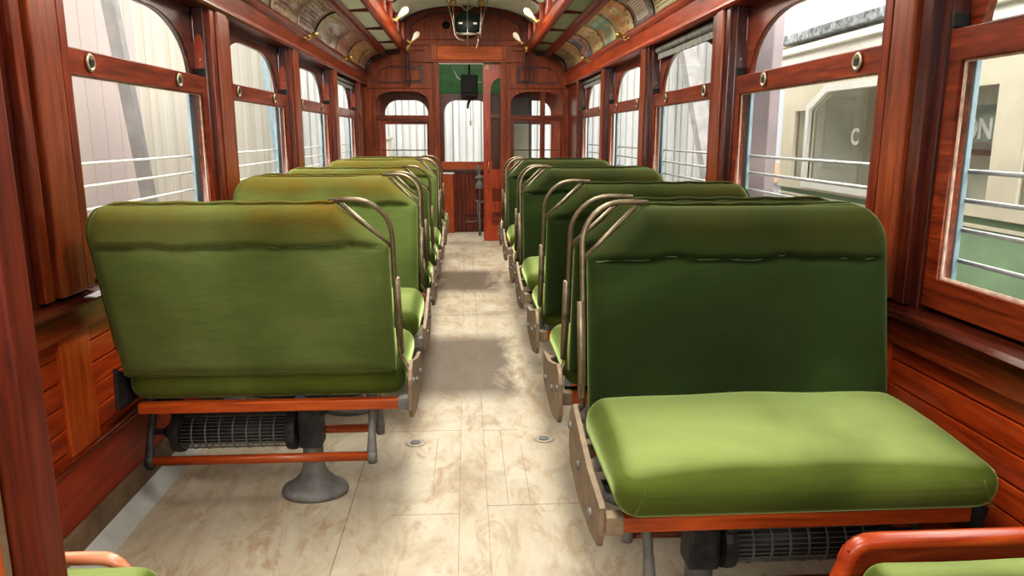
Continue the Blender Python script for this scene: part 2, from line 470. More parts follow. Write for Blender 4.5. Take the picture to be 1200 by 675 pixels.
PW = wood('pilaster_wood', (0.07, 0.016, 0.006), (0.17, 0.037, 0.011), (0.27, 0.07, 0.02), 'z', 0.36, 0.3)
plain_bead = plain('worn_putty', (0.45, 0.33, 0.26), 0.6, 0, 0.35, 40)
for s in (-1, 1):
    X = lambda x: s * x
    F = bays(s)
    for i, yf in enumerate(F):
        window(s, yf, i)
    # posts
    posts = [(F[0] - GL - 0.058 - 0.3, F[0] - GL - 0.058)] + [(F[i] + 0.055, F[i + 1] - GL - 0.055) for i in range(len(F) - 1)]
    posts.append((F[-1] + 0.055, F[-1] + 0.34))
    for (a, b) in posts:
        m = DW['z'] if s < 0 else MW['z']
        bm = BM()
        w = b - a
        box(bm, X(1.285), X(1.235), a, b, 0.83, 1.93, 0.004)          # jamb body
        o = trim(bm, DW['z']); bm = BM()
        box(bm, X(1.25), X(1.213), a + 0.035, a + 0.085, 0.84, 1.90, 0.004)   # near moulding
        obj('post_moulding', bm, MW['z'] if s < 0 else DW['z'], o); bm = BM()
        box(bm, X(1.25), X(1.203), a + 0.105, b - 0.075, 0.84, 1.91, 0.008)   # pilaster
        obj('post_pilaster', bm, PW, o); bm = BM()
        box(bm, X(1.25), X(1.213), b - 0.055, b - 0.008, 0.84, 1.90, 0.004)
        obj('post_moulding', bm, MW['z'], o)
        # pale reveal strip with rounded head on the near-facing jamb
        bm = BM(); ww = 0.045
        pts = [(X(1.286), 0.85), (X(1.241), 0.85), (X(1.241), 1.72), (X(1.247), 1.755), (X(1.26), 1.775), (X(1.275), 1.765), (X(1.286), 1.73)]
        prism(bm, pts, 'y', a - 0.003, a + 0.002)
        obj('jamb_strip', bm, OWD['z'] if s < 0 else DW['z'], o)
        bm = BM()
        for zz in (0.9, 1.1, 1.3, 1.48, 1.66): lathe(bm, [(0.0045, 0), (0.003, 0.0015), (0, 0.002)], axis((X(1.262), a - 0.003, zz), (0, -1, 0)), 8)
        obj('jamb_screws', bm, BRASS, o)
        # sash channel guide: dark top block
        obj('sash_stop', B(X(1.240), X(1.285), a - 0.012, a - 0.003, 1.585, 1.62, 0.004), BLACK, o)
    # end panel between last post and bulkhead
    trim(B(X(1.235), X(1.30), F[-1] + 0.34, FW, 0.83, 1.93, 0), MW['z'])
    # window header and outside wall filler
    trim(B(X(1.29), X(1.33), NY, FW, 1.86, 2.12, 0), DW['y'])
    trim(B(X(1.29), X(1.36), NY, FW, 0.0, 0.86, 0), DGREEN if s > 0 else MW['y'])
    # cornice
    prof = [(1.33, 1.895), (1.20, 1.895), (1.190, 1.905), (1.190, 1.915), (1.198, 1.93), (1.192, 2.005), (1.182, 2.015), (1.172, 2.03), (1.178, 2.045), (1.198, 2.055), (1.205, 2.075), (1.222, 2.085), (1.33, 2.10)]
    trim(prism(BM(), [(X(a), b) for a, b in prof], 'y', NY, FW), OWD['y'] if s > 0 else MW['y'])
    # grey blind rollers peeping below the cornice
# ---- ceilings
def strip(profile, y0, y1, thick=0.012):
    """sheet swept along y, thickness added outwards"""
    bm = BM(); n = len(profile)
    nor = []
    for i in range(n):
        a = Vector(profile[max(0, i - 1)]); b = Vector(profile[min(n - 1, i + 1)]); t = (b - a).normalized(); nor.append(Vector((-t.y, t.x)))
    out = [(p[0] + q.x * thick, p[1] + q.y * thick) for p, q in zip(profile, nor)]
    poly = list(profile) + out[::-1]
    return prism(bm, poly, 'y', y0, y1)

def covept(t):
    # quarter-ish cove from (1.222,2.085) to (1.03,2.275)
    a = t * PI / 2
    return (1.012 + 0.21 * math.cos(a), 2.075 + 0.205 * math.sin(a))
for s in (-1, 1):
    X = lambda x: s * x
    pr = [(X(covept(i / 10)[0]), covept(i / 10)[1]) for i in range(11)]
    if s > 0: pr = pr
    bm = BM()
    poly = pr + [(X(covept(1 - i / 10)[0] + 0.02), covept(1 - i / 10)[1] + 0.02) for i in range(11)]
    prism(bm, poly, 'y', NY, FW)
    trim(bm, MW['y'])
    # ad rail moulding and lower deck
    trim(prism(BM(), [(X(1.035), 2.265), (X(1.04), 2.285), (X(1.02), 2.32), (X(0.965), 2.335), (X(0.955), 2.305), (X(0.985), 2.292), (X(1.0), 2.268), (X(1.02), 2.258)], 'y', NY, FW), OWD['y'])
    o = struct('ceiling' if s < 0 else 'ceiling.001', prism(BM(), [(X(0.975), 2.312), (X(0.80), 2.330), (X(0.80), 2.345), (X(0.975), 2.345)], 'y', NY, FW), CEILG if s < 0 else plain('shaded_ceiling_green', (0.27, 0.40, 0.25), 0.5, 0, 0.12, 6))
    bm = BM()
    y = 8.55
    while y > NY:
        box(bm, X(0.965), X(0.80), y - 0.012, y + 0.012, 2.300, 2.332, 0.003); y -= 1.05
    trim(bm, MW['x'])
    # clerestory sill beam
    trim(prism(BM(), [(X(0.815), 2.345), (X(0.812), 2.318), (X(0.79), 2.308), (X(0.765), 2.312), (X(0.752), 2.33), (X(0.745), 2.40), (X(0.735), 2.418), (X(0.80), 2.43), (X(0.815), 2.42)], 'y', NY, FW), OWD['y'])
    # clerestory sash row
    holes = []; y = 9.2; ends = []
    while y > 0.2:
        holes.append(rect(y - 0.60, y, 2.46, 2.59)); ends.append(y); y -= 0.70
    o = trim(plate(rect(NY, FW, 2.41, 2.64), holes, 'x', X(0.775), X(0.80)), MW['y'])
    obj('clerestory_pane', sheet(X(0.787), X(0.787), NY, FW, 2.44, 2.61), GLASS, o)
    bm = BM()
    for e in ends: box(bm, X(0.735), X(0.776), e + 0.03, e + 0.07, 2.42, 2.62, 0.006)
    obj('clerestory_rib', bm, OWD['z'], o)
# upper deck arch
def deck(t):   # t -1..1
    x = 0.775 * math.sin(t * PI / 2) if abs(t) < 1 else 0.775 * t
    return x
prof = []
for i in range(25):
    u = -1 + 2 * i / 24
    x = 0.79 * math.sin(u * PI / 2)
    z = 2.615 + 0.20 * max(0, 1 - (abs(x) / 0.79) ** 2.6) ** 0.75
    prof.append((x, z))
bm = BM(); prism(bm, prof + [(x * 1.03, z + 0.03) for x, z in prof[::-1]], 'y', NY, FW + 0.05)
o = struct('ceiling.002', bm, CEILG)
bm = BM()
y = 8.1
while y > 0:
    inner = [(x * 0.995, z - 0.012) for x, z in prof]
    prism(bm, [(x, z) for x, z in prof] + inner[::-1], 'y', y - 0.02, y + 0.02); y -= 1.4
trim(bm, MW['x'])
# roof covering (dark, closes the car)
trim(prism(BM(), [(-1.42, 2.0), (-1.36, 2.15), (-1.1, 2.36), (-0.81, 2.40), (-0.81, 2.365), (-1.08, 2.33), (-1.33, 2.12), (-1.38, 1.98)], 'y', NY, FW), DGREEN)
trim(prism(BM(), [(1.42, 2.0), (1.36, 2.15), (1.1, 2.36), (0.81, 2.40), (0.81, 2.365), (1.08, 2.33), (1.33, 2.12), (1.38, 1.98)], 'y', NY, FW), DGREEN)

struct('wall_rear', plate(rect(-1.38, 1.38, -0.05, 2.9), [rect(-1.05, -0.5, 0.9, 1.8), rect(-0.33, 0.33, 0.9, 1.9), rect(0.5, 1.05, 0.9, 1.8)], 'y', NY - 0.04, NY), MW['z'])
# ---- far bulkhead
WL = arch(-1.11, -0.465, 0.78, 1.70, 1.835, 0.22)
WR = arch(0.53, 1.17, 0.78, 1.70, 1.835, 0.22)
DO = rect(-0.345, 0.415, 0.0, 2.172)
bmw = plate([(-1.38, -0.05), (-0.345, -0.05), (-0.345, 2.172), (0.415, 2.172), (0.415, -0.05), (1.38, -0.05), (1.38, 2.35), (0.85, 2.95), (-0.85, 2.95), (-1.38, 2.35)], [WL, WR], 'y', FW, FW + 0.04)
wall = struct('wall_far', bmw, BW['z'])
# raised mouldings on the bulkhead
def ring(loop_out, loop_in, y0, y1): return plate(loop_out, [loop_in], 'y', y0, y1)
def grow(lp, d):
    cx = sum(p[0] for p in lp) / len(lp); cz = (min(p[1] for p in lp) + max(p[1] for p in lp)) / 2
    w = (max(p[0] for p in lp) - min(p[0] for p in lp)) / 2; h = (max(p[1] for p in lp) - min(p[1] for p in lp)) / 2
    return [(cx + (p[0] - cx) * (w + d) / w, cz + (p[1] - cz) * (h + d) / h) for p in lp]
for lp in (WL, WR):
    trim(ring(grow(lp, 0.03), lp, FW - 0.014, FW), BW['z'])
bm = BM()
for x in (-0.37, 0.44):   # door pilasters
    box(bm, x - 0.035, x + 0.035, FW - 0.02, FW, 0.0, 2.185, 0.005)
    box(bm, x - 0.012, x + 0.012, FW - 0.030, FW - 0.018, 0.02, 2.17, 0.004)
trim(bm, BW['z'])
bm = BM()                 # capitals beside the header board
for x in (-0.39, 0.465):
    for d in (-0.022, 0, 0.022): tube(bm, [(x + d, FW - 0.022, 2.20), (x + d, FW - 0.022, 2.37)], 0.010, 8)
trim(bm, wood('pale_capital', (0.22, 0.07, 0.03), (0.36, 0.13, 0.06), (0.5, 0.22, 0.12), 'z'))
trim(B(-0.355, 0.43, FW - 0.018, FW, 2.20, 2.365, 0.006), wood('header_wood', (0.26, 0.06, 0.012), (0.42, 0.10, 0.02), (0.52, 0.15, 0.035), 'x', 0.6, 0.0))
bm = BM()
for z0, z1, x0, x1, d in ((2.172, 2.195, -0.5, 0.56, 0.03), (2.368, 2.39, -0.72, 0.76, 0.022), (2.43, 2.445, -0.66, 0.70, 0.014),
                          (2.172, 2.185, -1.2, -0.5, 0.012), (2.172, 2.185, 0.56, 1.22, 0.012), (1.87, 1.882, -1.2, -0.42, 0.012), (1.87, 1.882, 0.5, 1.22, 0.012),
                          (2.31, 2.33, -0.98, -0.5, 0.02), (2.31, 2.33, 0.56, 1.0, 0.02)):
    box(bm, x0, x1, FW - d, FW, z0, z1, 0.004)
trim(bm, BW['x'])
# dark cornice arcs: cove and upper arch
def arcband(pts, w, d, mat):
    bm = BM(); prev = None
    P = [Vector(p) for p in pts]; nor = []
    for i in range(len(P)):
        t = (P[min(i + 1, len(P) - 1)] - P[max(i - 1, 0)]).normalized(); nor.append(Vector((-t.y, t.x)))
    poly = [tuple(p) for p in P] + [tuple(p - n * w) for p, n in zip(P[::-1], nor[::-1])]
    prism(bm, poly, 'y', FW - d, FW)
    return trim(bm, mat)
up = [(x * 0.975, z - 0.012) for x, z in prof][1:-1]
up = [(-0.735, 2.43)] + [(x * 0.93, z - 0.01) for x, z in prof[2:-2]] + [(0.735, 2.43)]
arcband(up, -0.035, 0.05, DW['x'])
arcband([(x * 0.90, z - 0.055) for x, z in up], -0.02, 0.02, DW['x'])
for s in (-1, 1):
    pts = [(s * covept(i / 10)[0], covept(i / 10)[1] - 0.005) for i in range(11)] + [(s * 0.97, 2.30), (s * 0.80, 2.315)]
    arcband(pts, 0.05 * s * -1, 0.03, DW['x'])
    # curved raised panel above each window
    x0, x1 = (0.60, 1.12) if s > 0 else (0.52, 1.10)
    q = [(s * x0, 1.93), (s * x1, 1.93)] + [(s * (x1 - 0.20 + 0.20 * math.cos(t * PI / 16)), 1.93 + 0.20 * math.sin(t * PI / 16)) for t in range(1, 9)] + [(s * x0, 2.13)]
    q2 = grow(q, -0.02)
    trim(plate(q, [q2], 'y', FW - 0.010, FW), DW['x'])
    x1b = x0 + 0.22
    trim(plate(rect(s * x0 + s * 0.03 if s > 0 else -x1b, s * x1b if s > 0 else -x0 - 0.03, 1.955, 2.10), [rect(s * x0 + s * 0.03 + 0.012 if s > 0 else -x1b + 0.012, s * x1b - 0.012 if s > 0 else -x0 - 0.042, 1.967, 2.088)], 'y', FW - 0.008, FW), DW['x'])
# lower bulkhead panels
bm = BM()
for x0, x1 in ((-1.1, -0.47), (0.54, 1.16)):
    for z0, z1 in ((0.12, 0.36), (0.42, 0.68)):
        box(bm, x0, x1, FW - 0.012, FW, z0, z1, 0.01)
trim(bm, OWD['x'])
# windows in the bulkhead
def bulk_window(x0, x1, mull):
    par = empty('window_%d' % wn[0]); par['kind'] = 'structure'; wn[0] += 1
    bm = box(BM(), x0, x1, FW + 0.0, FW + 0.03, 1.50, 1.553, 0.004); obj('cross_rail', bm, MW['x'], par)
    holes = [rect(x0 + 0.04, x1 - 0.03, 0.84, 1.48)]
    obj('sash', plate(rect(x0, x1, 0.78, 1.51), holes, 'y', FW + 0.012, FW + 0.036), MW['z'], par)
    obj('window_pane', sheet(x0, x1, FW + 0.02, FW + 0.02, 0.8, 1.82), GLASS, par)
    bm = BM(); tube(bm, [(x0, FW + 0.045, 1.135), (x1, FW + 0.045, 1.135)], 0.006, 8); obj('guard_bar', bm, STRAP, par)
    if mull:
        obj('mullion', B(mull - 0.03, mull + 0.03, FW + 0.005, FW + 0.036, 0.80, 1.83, 0.004), MW['z'], par)
bulk_window(-1.11, -0.465, None)
bulk_window(0.53, 1.17, 0.925)

# sliding door, mostly run back into its pocket
dr = empty('door_1', (0, 0, 0)); dr['kind'] = 'structure'
dy = FW + 0.045
lp = arch(0.285, 0.495, 0.90, 1.82, 1.995, 0.105)
pl = plate(rect(0.195, 0.525, 0.005, 2.165), [lp, rect(0.30, 0.49, 0.50, 0.66), rect(0.30, 0.49, 0.20, 0.36)], 'y', dy, dy + 0.035)
obj('door_leaf', pl, OWD['z'], dr)
obj('cross_rail', B(0.285, 0.495, dy + 0.005, dy + 0.03, 1.525, 1.565, 0.003), MW['x'], dr)
obj('door_pane', sheet(0.285, 0.495, dy + 0.014, dy + 0.014, 0.90, 1.995), GLASS, dr)
obj('door_panel', B(0.30, 0.49, dy + 0.012, dy + 0.03, 0.50, 0.66, 0), MW['x'], dr)
obj('door_panel', B(0.30, 0.49, dy + 0.012, dy + 0.03, 0.20, 0.36, 0), MW['x'], dr)
obj('door_tag', B(0.215, 0.265, dy - 0.004, dy, 2.10, 2.155, 0.001), plain('tan_card_tag', (0.42, 0.27, 0.13), 0.7), dr)
bm = BM(); tube(bm, [(0.255, dy - 0.003, 0.86), (0.255, dy - 0.03, 0.875), (0.255, dy - 0.03, 0.985), (0.255, dy - 0.003, 1.0)], 0.008, 8)
obj('door_handle', bm, BRASS, dr, True)

# vestibule
VY = 10.30
hole_l = arch(-1.10, -0.525, 0.72, 1.60, 1.775, 0.18)
hole_m = arch(-0.31, 0.30, 0.955, 1.60, 1.775, 0.16)
hole_r = arch(0.50, 1.14, 0.72, 1.60, 1.775, 0.18)
struct('wall_vestibule', plate(rect(-1.38, 1.38, -0.05, 2.3), [hole_l, hole_m, hole_r], 'y', VY, VY + 0.04), MW['z'])
for (x0, x1, z0, mul) in ((-1.10, -0.525, 0.72, None), (-0.31, 0.30, 0.955, None), (0.50, 1.14, 0.72, None)):
    par = empty('window_%d' % wn[0]); par['kind'] = 'structure'; wn[0] += 1
    obj('window_pane', sheet(x0, x1, VY + 0.02, VY + 0.02, z0, 1.77), GLASS, par)
    if x0 != -0.31: obj('cross_rail', B(x0, x1, VY - 0.005, VY + 0.03, 1.46, 1.52, 0.004), MW['x'], par)
    if mul: obj('mullion', B(mul - 0.05, mul + 0.05, VY - 0.004, VY + 0.036, z0, 1.77, 0), GREYI, par)
trim(B(-0.35, 0.34, VY - 0.035, VY, 0.86, 0.965, 0.006), OW['x'])       # bright sill under the middle pane
trim(B(-0.35, 0.34, VY - 0.02, VY, 0.80, 0.855, 0.004), DW['x'])
bm = BM()
x = -0.20
while x < 0.36:
    box(bm, x, x + 0.052, VY - 0.012, VY, 0.0, 0.80, 0.004); x += 0.055
trim(bm, MW['z'])
trim(B(-0.40, -0.195, VY - 0.10, VY, 0.0, 0.80, 0.008), OW['z'])
trim(B(-0.41, -0.185, VY - 0.11, VY, 0.80, 0.82, 0.004), WHITEP)
bm = BM()
box(bm, -0.12, 0.32, VY - 0.02, VY - 0.012, 0.22, 0.235); 
trim(bm, DW['x'])
for s in (-1, 1):   # vestibule side walls with doors' upper halves open to the light
    trim(B(s * 1.33, s * 1.37, FW + 0.04, VY, 0, 0.9, 0), MW['y'])
    trim(B(s * 1.33, s * 1.37, FW + 0.04, VY, 1.9, 2.3, 0), MW['y'])
# green hood ceiling over the platform
hp = [(FW + 0.04, 2.30), (FW + 0.3, 2.27), (FW + 0.6, 2.16), (FW + 0.82, 2.02), (VY, 1.86)]
bm = BM(); prism(bm, hp + [(a, b + 0.03) for a, b in hp[::-1]], 'x', -0.46, 0.52)
struct('ceiling.003', bm, HOODG)
for xa, xb in ((-1.38, -0.46), (0.52, 1.38)):
    bm = BM(); prism(bm, hp + [(a, b + 0.03) for a, b in hp[::-1]], 'x', xa, xb)
    trim(bm, MW['x'])
o = obj('control_cabinet', B(0.50, 0.83, VY - 0.10, VY - 0.02, 0.0, 1.47, 0.006), plain('pale_grey_green_board', (0.36, 0.38, 0.30), 0.6, 0, 0.12, 8)); tag(o, 'pale grey-green cabinet seen through the right end window', 'cabinet')
obj('cabinet_head', B(0.50, 0.83, VY - 0.10, VY - 0.02, 1.475, 1.80, 0.006), plain('dark_grey_board', (0.10, 0.095, 0.085), 0.6, 0, 0.12, 8), o)
obj('cabinet_side', B(0.83, 0.865, VY - 0.11, VY - 0.02, 0.0, 1.80, 0.004), plain('dim_grey_board', (0.055, 0.05, 0.05), 0.6, 0, 0.12, 8), o)
trim(B(-0.345, 0.2, FW + 0.01, FW + 0.03, 2.155, 2.172, 0.002), WHITEP)
bm = BM(); tube(bm, [(-0.18, 9.55, 2.262), (-0.17, 9.56, 2.12), (-0.12, 9.58, 2.02), (-0.06, 9.6, 1.985), (0.0, 9.6, 1.975), (0.18, 9.6, 1.965)], 0.006, 6)
o = obj('electric_cable', bm, WHITEP, None, True); tag(o, 'thin white cable drooping under the green hood beyond the end door', 'cable')
# black box hanging in the doorway
o = empty('switch_box', (0.03, 9.52, 1.8)); tag(o, 'black switch box hanging from green ceiling beyond the end doorway', 'switch box')
q = obj('box_body', B(-0.105, 0.105, -0.06, 0.06, -0.02, 0.245, 0.018), BLACK, o)
obj('box_lid', B(-0.085, 0.085, -0.075, -0.058, 0.03, 0.20, 0.008), BLACK, o)
bm = BM(); tube(bm, [(0.0, 0, -0.02), (0.0, 0, -0.06), (-0.02, 0, -0.11), (-0.022, 0, -0.16)], [0.035, 0.02, 0.014, 0.012], 10); obj('switch_lever', bm, BLACK, o, True)
bm = BM(); tube(bm, [(0, 0, 0.24), (0, 0, 0.44)], 0.012, 8); obj('hanger_rod', bm, BLACK, o)
bm = BM(); tube(bm, [(0.01, 0.3, -0.12), (0.012, 0.32, -0.30)], 0.004, 6); lathe(bm, [(0.0, -0.035), (0.012, -0.03), (0.014, 0.03), (0, 0.035)], axis((0.012, 0.32, -0.33), (0, 0, 1)), 8)
tube(bm, [(0.01, 0.3, -0.12), (0.0, 0.02, -0.10)], 0.004, 6)
obj('pull_cord', bm, WHITEP, o, True)
# hand brake standing in the vestibule
o = empty('hand_brake', (0.15, 9.85, 0)); tag(o, 'grey iron hand brake post with ratchet standing beyond the end door', 'brake')
bm = BM(); tube(bm, [(0, 0, 0), (0, 0, 0.92)], 0.016, 10); obj('brake_post', bm, GREYI, o, True)
bm = BM(); lathe(bm, [(0.05, 0), (0.055, 0.02), (0.05, 0.07), (0.03, 0.1), (0.035, 0.13), (0.06, 0.14), (0.06, 0.16), (0.02, 0.19)], axis((0, 0, 0.62), (0, 0, 1)), 16); obj('ratchet_head', bm, GREYI, o, True)
bm = BM(); tube(bm, [(-0.03, 0, 0.80), (-0.035, -0.02, 0.86), (-0.02, -0.03, 0.93)], 0.012, 8); tube(bm, [(0, 0, 0.46), (0.0, -0.002, 0.80), (-0.03, 0, 0.80)], 0.018, 8); tube(bm, [(0, 0, 0.46), (0.10, -0.04, 0.46)], 0.010, 8); tube(bm, [(-0.05, 0, 0.47), (0.05, 0, 0.44)], 0.014, 8); obj('brake_handle', bm, GREYI, o, True)
bm = BM(); tube(bm, [(-0.2, 0, 0.19), (0.06, 0, 0.20)], 0.006, 6); tube(bm, [(-0.03, 0.0, 0.46), (-0.025, 0, 0.2)], 0.006, 6); obj('brake_chain', bm, GREYI, o, True)

# ================================================================== SEATS
def build_seat(s, facing, name, backmat):
    """s side (-1 left, 1 right); facing=+1: sitter looks at the camera. x is world, y relative to seat centre."""
    a = 0.275 if s > 0 else 0.215
    W1 = 1.172
    f = facing
    X = lambda x: s * x
    root = empty(name)
    dz = -0.024 if s < 0 else 0.0
    rz = -0.024 if s < 0 else 0.022
    lean = 0.27 if s < 0 else 0.185
    def P(u, v, z): return (X(u), f * v, z)
    # ---- cushion
    uc, hu = (a + 0.022 + W1) / 2, (W1 - a - 0.022) / 2
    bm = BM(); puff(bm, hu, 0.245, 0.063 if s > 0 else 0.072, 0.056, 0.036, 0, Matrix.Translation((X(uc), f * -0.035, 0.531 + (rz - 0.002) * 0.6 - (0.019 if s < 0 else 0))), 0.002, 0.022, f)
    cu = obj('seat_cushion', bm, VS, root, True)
    for e in (-1, 1):
        bm = BM(); u = uc + e * (hu - 0.046); zc = 0.531 + (rz - 0.002) * 0.6 - (0.006 if s < 0 else 0)
        tube(bm, [(X(u + e * 0.012 * math.cos(PI * k / 6)), f * (-0.279 + (0.004 if k in (0, 6) else 0)), zc - 0.052 + 0.012 * k) for k in range(1, 7)], 0.0026, 6)
        obj('cushion_welt', bm, VS, cu, True)
    # ---- backrest
    u0, u1 = a + (0.035 if s > 0 else 0.052), W1 - (0.012 if s > 0 else 0.0)
    z0, z1 = 0.545 + dz, (1.118 if s > 0 else 1.132) + dz
    vc = lambda z: 0.205 + (z - 0.55) * lean
    cut, rad = 0.135, 0.11
    def ul(z): return u0 + max(0.0, (z - (z1 - cut)) * 1.15) 
    def ur(z):
        d = z - (z1 - rad)
        return u1 - (rad - math.sqrt(max(0, rad * rad - d * d))) * 0.85 if d > 0 else u1
    nu, nz = 56, 72
    def ease(i, n, k=0.16):   # denser near both ends
        t = i / n; return 0.5 - 0.5 * math.cos(PI * t) if k else t
    T = 0.050; R = 0.05
    rnd = random.Random(3 + s + f)
    ph = [rnd.uniform(0, 6) for _ in range(6)]
    def thick(u, z, side):
        d = min((u - ul(z)) * (0.75 if z > z1 - cut else 1), ur(z) - u, z - z0, (z1 - z))
        d = max(0, min(1, d / R)); t = T * math.sqrt(max(0, 1 - (1 - d) ** 2))
        sm = (0.980 if s > 0 else 1.00) + dz + 0.004 * math.sin(u * 19 + ph[0]) + 0.003 * math.sin(u * 41 + ph[1])
        t -= (0.020 * math.exp(-((z - sm) / 0.007) ** 2) + (0.010 * math.exp(-(sm - z) / 0.03) if z < sm else 0)) * d
        if z > sm: t += 0.010 * d
        t += d * 0.0022 * math.sin(u * 14 + ph[2] + z * 5) + d * 0.0015 * math.sin(u * 37 + ph[3]) * (1 if abs(z - sm) < 0.06 else 0.3)
        t += d * 0.006 * math.sin(min(1, max(0, (z - z0) / (sm - z0))) * PI) 
        return max(t, 0.0)
    bm = BM(); G = {}
    for side in (1, -1):
        for j in range(nz + 1):
            z = z0 + (z1 - z0) * ease(j, nz)
            # add rows concentrated around the seam
            for i in range(nu + 1):
                l, r = ul(z), ur(z)
                u = l + (r - l) * ease(i, nu)
                if side == -1 and (i in (0, nu) or j in (0, nz)): G[(side, i, j)] = G[(1, i, j)]; continue
                t = 0 if (i in (0, nu) or j in (0, nz)) else thick(u, z, side)
                G[(side, i, j)] = bm.verts.new((X(u), f * (vc(z) + side * t), z + (0.006 if j == nz else 0) * math.sin(u * 9 + ph[4])))
    for side in (1, -1):
        for j in range(nz):
            for i in range(nu):
                vs = [G[(side, i, j)], G[(side, i + 1, j)], G[(side, i + 1, j + 1)], G[(side, i, j + 1)]]
                try: bm.faces.new(vs)
                except ValueError: pass
    bk = obj('backrest', bm, backmat, root, True)
    for side in (1, -1):
        bm = BM(); pts = []
        for i in range(60):
            u = u0 + 0.02 + (u1 - u0 - 0.04) * i / 59
            z = (0.980 if s > 0 else 1.00) + dz + 0.004 * math.sin(u * 19 + ph[0]) + 0.003 * math.sin(u * 41 + ph[1])
            pts.append(P(u, vc(z) + side * (thick(u, z - 0.004, side) + 0.0005), z - 0.003))
        tube(bm, pts, 0.0022, 5); obj('seam_welt', bm, VSEAM, bk, True)
        bm = BM()
        tube(bm, [P(u0 + 0.015 + (u1 - u0 - 0.03) * i / 20, vc(z0) + side * 0.022, z0 + 0.003 + 0.0015 * math.sin(i * 1.3)) for i in range(21)], 0.0045, 6)
        obj('lower_hem', bm, backmat, bk, True)
    # welt along the rear top edge
    bm = BM()
    pts = []
    for i in range(18):
        u = a + 0.21 + (u1 - 0.10 - a - 0.21) * i / 17
        pts.append(P(u, vc(z1) + 0.010, z1 + 0.004 + 0.002 * math.sin(i * 1.7)))
    for k in range(1, 8):
        z = z1 - rad * k / 7 * 1.0; pts.append(P(ur(z) + 0.002, vc(z) + 0.010, z))
    pts += [P(u1 + 0.002, vc(z) + 0.008, z) for z in (0.95, 0.85, 0.75, 0.62)]
    tube(bm, pts, 0.0055, 6); obj('back_welt', bm, backmat, bk, True)
    # ---- bent steel frame with corner grip
    bm = BM()
    ux = u0 - 0.012
    pts = [P(a + 0.004, 0.245, 0.515 + dz), P(a + 0.006, 0.235, 0.548 + dz), P(a + 0.020, 0.215, 0.575 + dz), P(ux - 0.004, 0.212, 0.60 + dz)]
    for z in (0.7, 0.8, 0.9, 0.96): pts.append(P(ux, vc(z), z))
    cr = 0.115
    for k in range(0, 9):
        t = PI / 2 * k / 8; pts.append(P(ux + cr - cr * math.cos(t), vc(z1 - 0.105 + cr * math.sin(t)), z1 - 0.103 + cr * math.sin(t)))
    pts += [P(ux + cr + 0.02, vc(z1) + 0.003, z1 + 0.012), P(ux + cr + 0.07, vc(z1) + 0.004, z1 + 0.009)]
    tube(bm, pts, 0.0078, 8)
    fr = obj('back_frame', bm, TUBE, root, True)
    bm = BM(); tube(bm, [P(ux + 0.004, vc(z1 - 0.14), z1 - 0.14), P(ux + 0.05, vc(z1 - 0.10), z1 - 0.097), P(ux + 0.15, vc(z1), z1)], 0.007, 8)
    obj('corner_brace', bm, TUBE, fr, True)
    bm = BM(); tube(bm, [P(ux - 0.006, 0.213, 0.59), P(ux - 0.006, vc(0.86), 0.86)], 0.011, 6, flat=1.0)
    obj('frame_sleeve', bm, TUBE, fr, True)
    # ---- cast side plate
    bm = BM()
    poly = [(0.285, 0.525), (0.29, 0.42), (0.26, 0.385), (0.10, 0.350), (-0.09, 0.352), (-0.19, 0.372), (-0.21, 0.41), (-0.212, 0.478), (-0.195, 0.482), (-0.04, 0.505), (0.12, 0.545), (0.22, 0.575), (0.262, 0.555)]
    prism(bm, [(f * v, z + dz * 0.5 + (0.012 if v < -0.05 and s > 0 else 0)) for v, z in poly], 'x', X(a - 0.006), X(a + 0.008), 0.003)
    sc = obj('side_casting', bm, CAST, root)
    for v, z in ((0.25, 0.50), (0.1, 0.45), (-0.1, 0.42)):
        bm = BM(); lathe(bm, [(0.012, 0), (0.012, 0.004), (0.006, 0.008), (0, 0.009)], axis(P(a - 0.006, v, z), (-s, 0, 0)), 12)
        obj('casting_bolt', bm, GREYI, sc)
    # wall-side casting
    bm = BM(); prism(bm, [(f * v, z) for v, z in [(0.25, 0.56), (0.26, 0.42), (-0.19, 0.39), (-0.21, 0.46), (0.1, 0.47)]], 'x', X(W1 + 0.004), X(W1 + 0.016), 0.003)
    obj('wall_casting', bm, IRON, root)
    # ---- rails
    for v in (-0.205, 0.200):
        r = obj('seat_rail', B(X(a + 0.045), X(W1 - 0.035), f * (v - 0.016), f * (v + 0.016), 0.410 + rz, 0.447 + rz, 0.005), OW['x'], root)
        obj('rail_socket', B(X(a + 0.008), X(a + 0.05), f * (v - 0.019), f * (v + 0.019), 0.406 + rz, 0.451 + rz, 0.004), GREYI if s < 0 else CAST, r)
    bm = BM()
    for u in (a + 0.17, a + 0.30, a + 0.52, a + 0.75): box(bm, X(u - 0.02), X(u + 0.02), -0.19, 0.19, 0.435, 0.452)
    obj('cross_slats', bm, IRON, root)
    # ---- pedestal
    pu = a + 0.385 if s < 0 else a + 0.315
    py = f * 0.04
    bm = BM()
    Mb = Matrix.Translation((X(pu), py, 0)) @ Matrix.Diagonal((1.05, 0.82, 1, 1))
    lathe(bm, [(0.115, 0), (0.118, 0.012), (0.112, 0.026), (0.100, 0.030), (0.094, 0.036), (0.070, 0.055), (0.045, 0.085), (0.036, 0.12), (0.034, 0.30), (0.044, 0.34), (0.05, 0.41)], Mb, 28)
    pd = obj('pedestal', bm, GREYI, root, True)
    bm = BM(); box(bm, X(pu - 0.042), X(pu + 0.042), py - 0.045, py + 0.045, 0.19, 0.40, 0.012)
    prism(bm, [(X(pu - 0.03), 0.43), (X(pu - 0.27), 0.43), (X(pu - 0.26), 0.405), (X(pu - 0.14), 0.375), (X(pu - 0.04), 0.30)], 'y', py - 0.014, py + 0.014, 0.003)
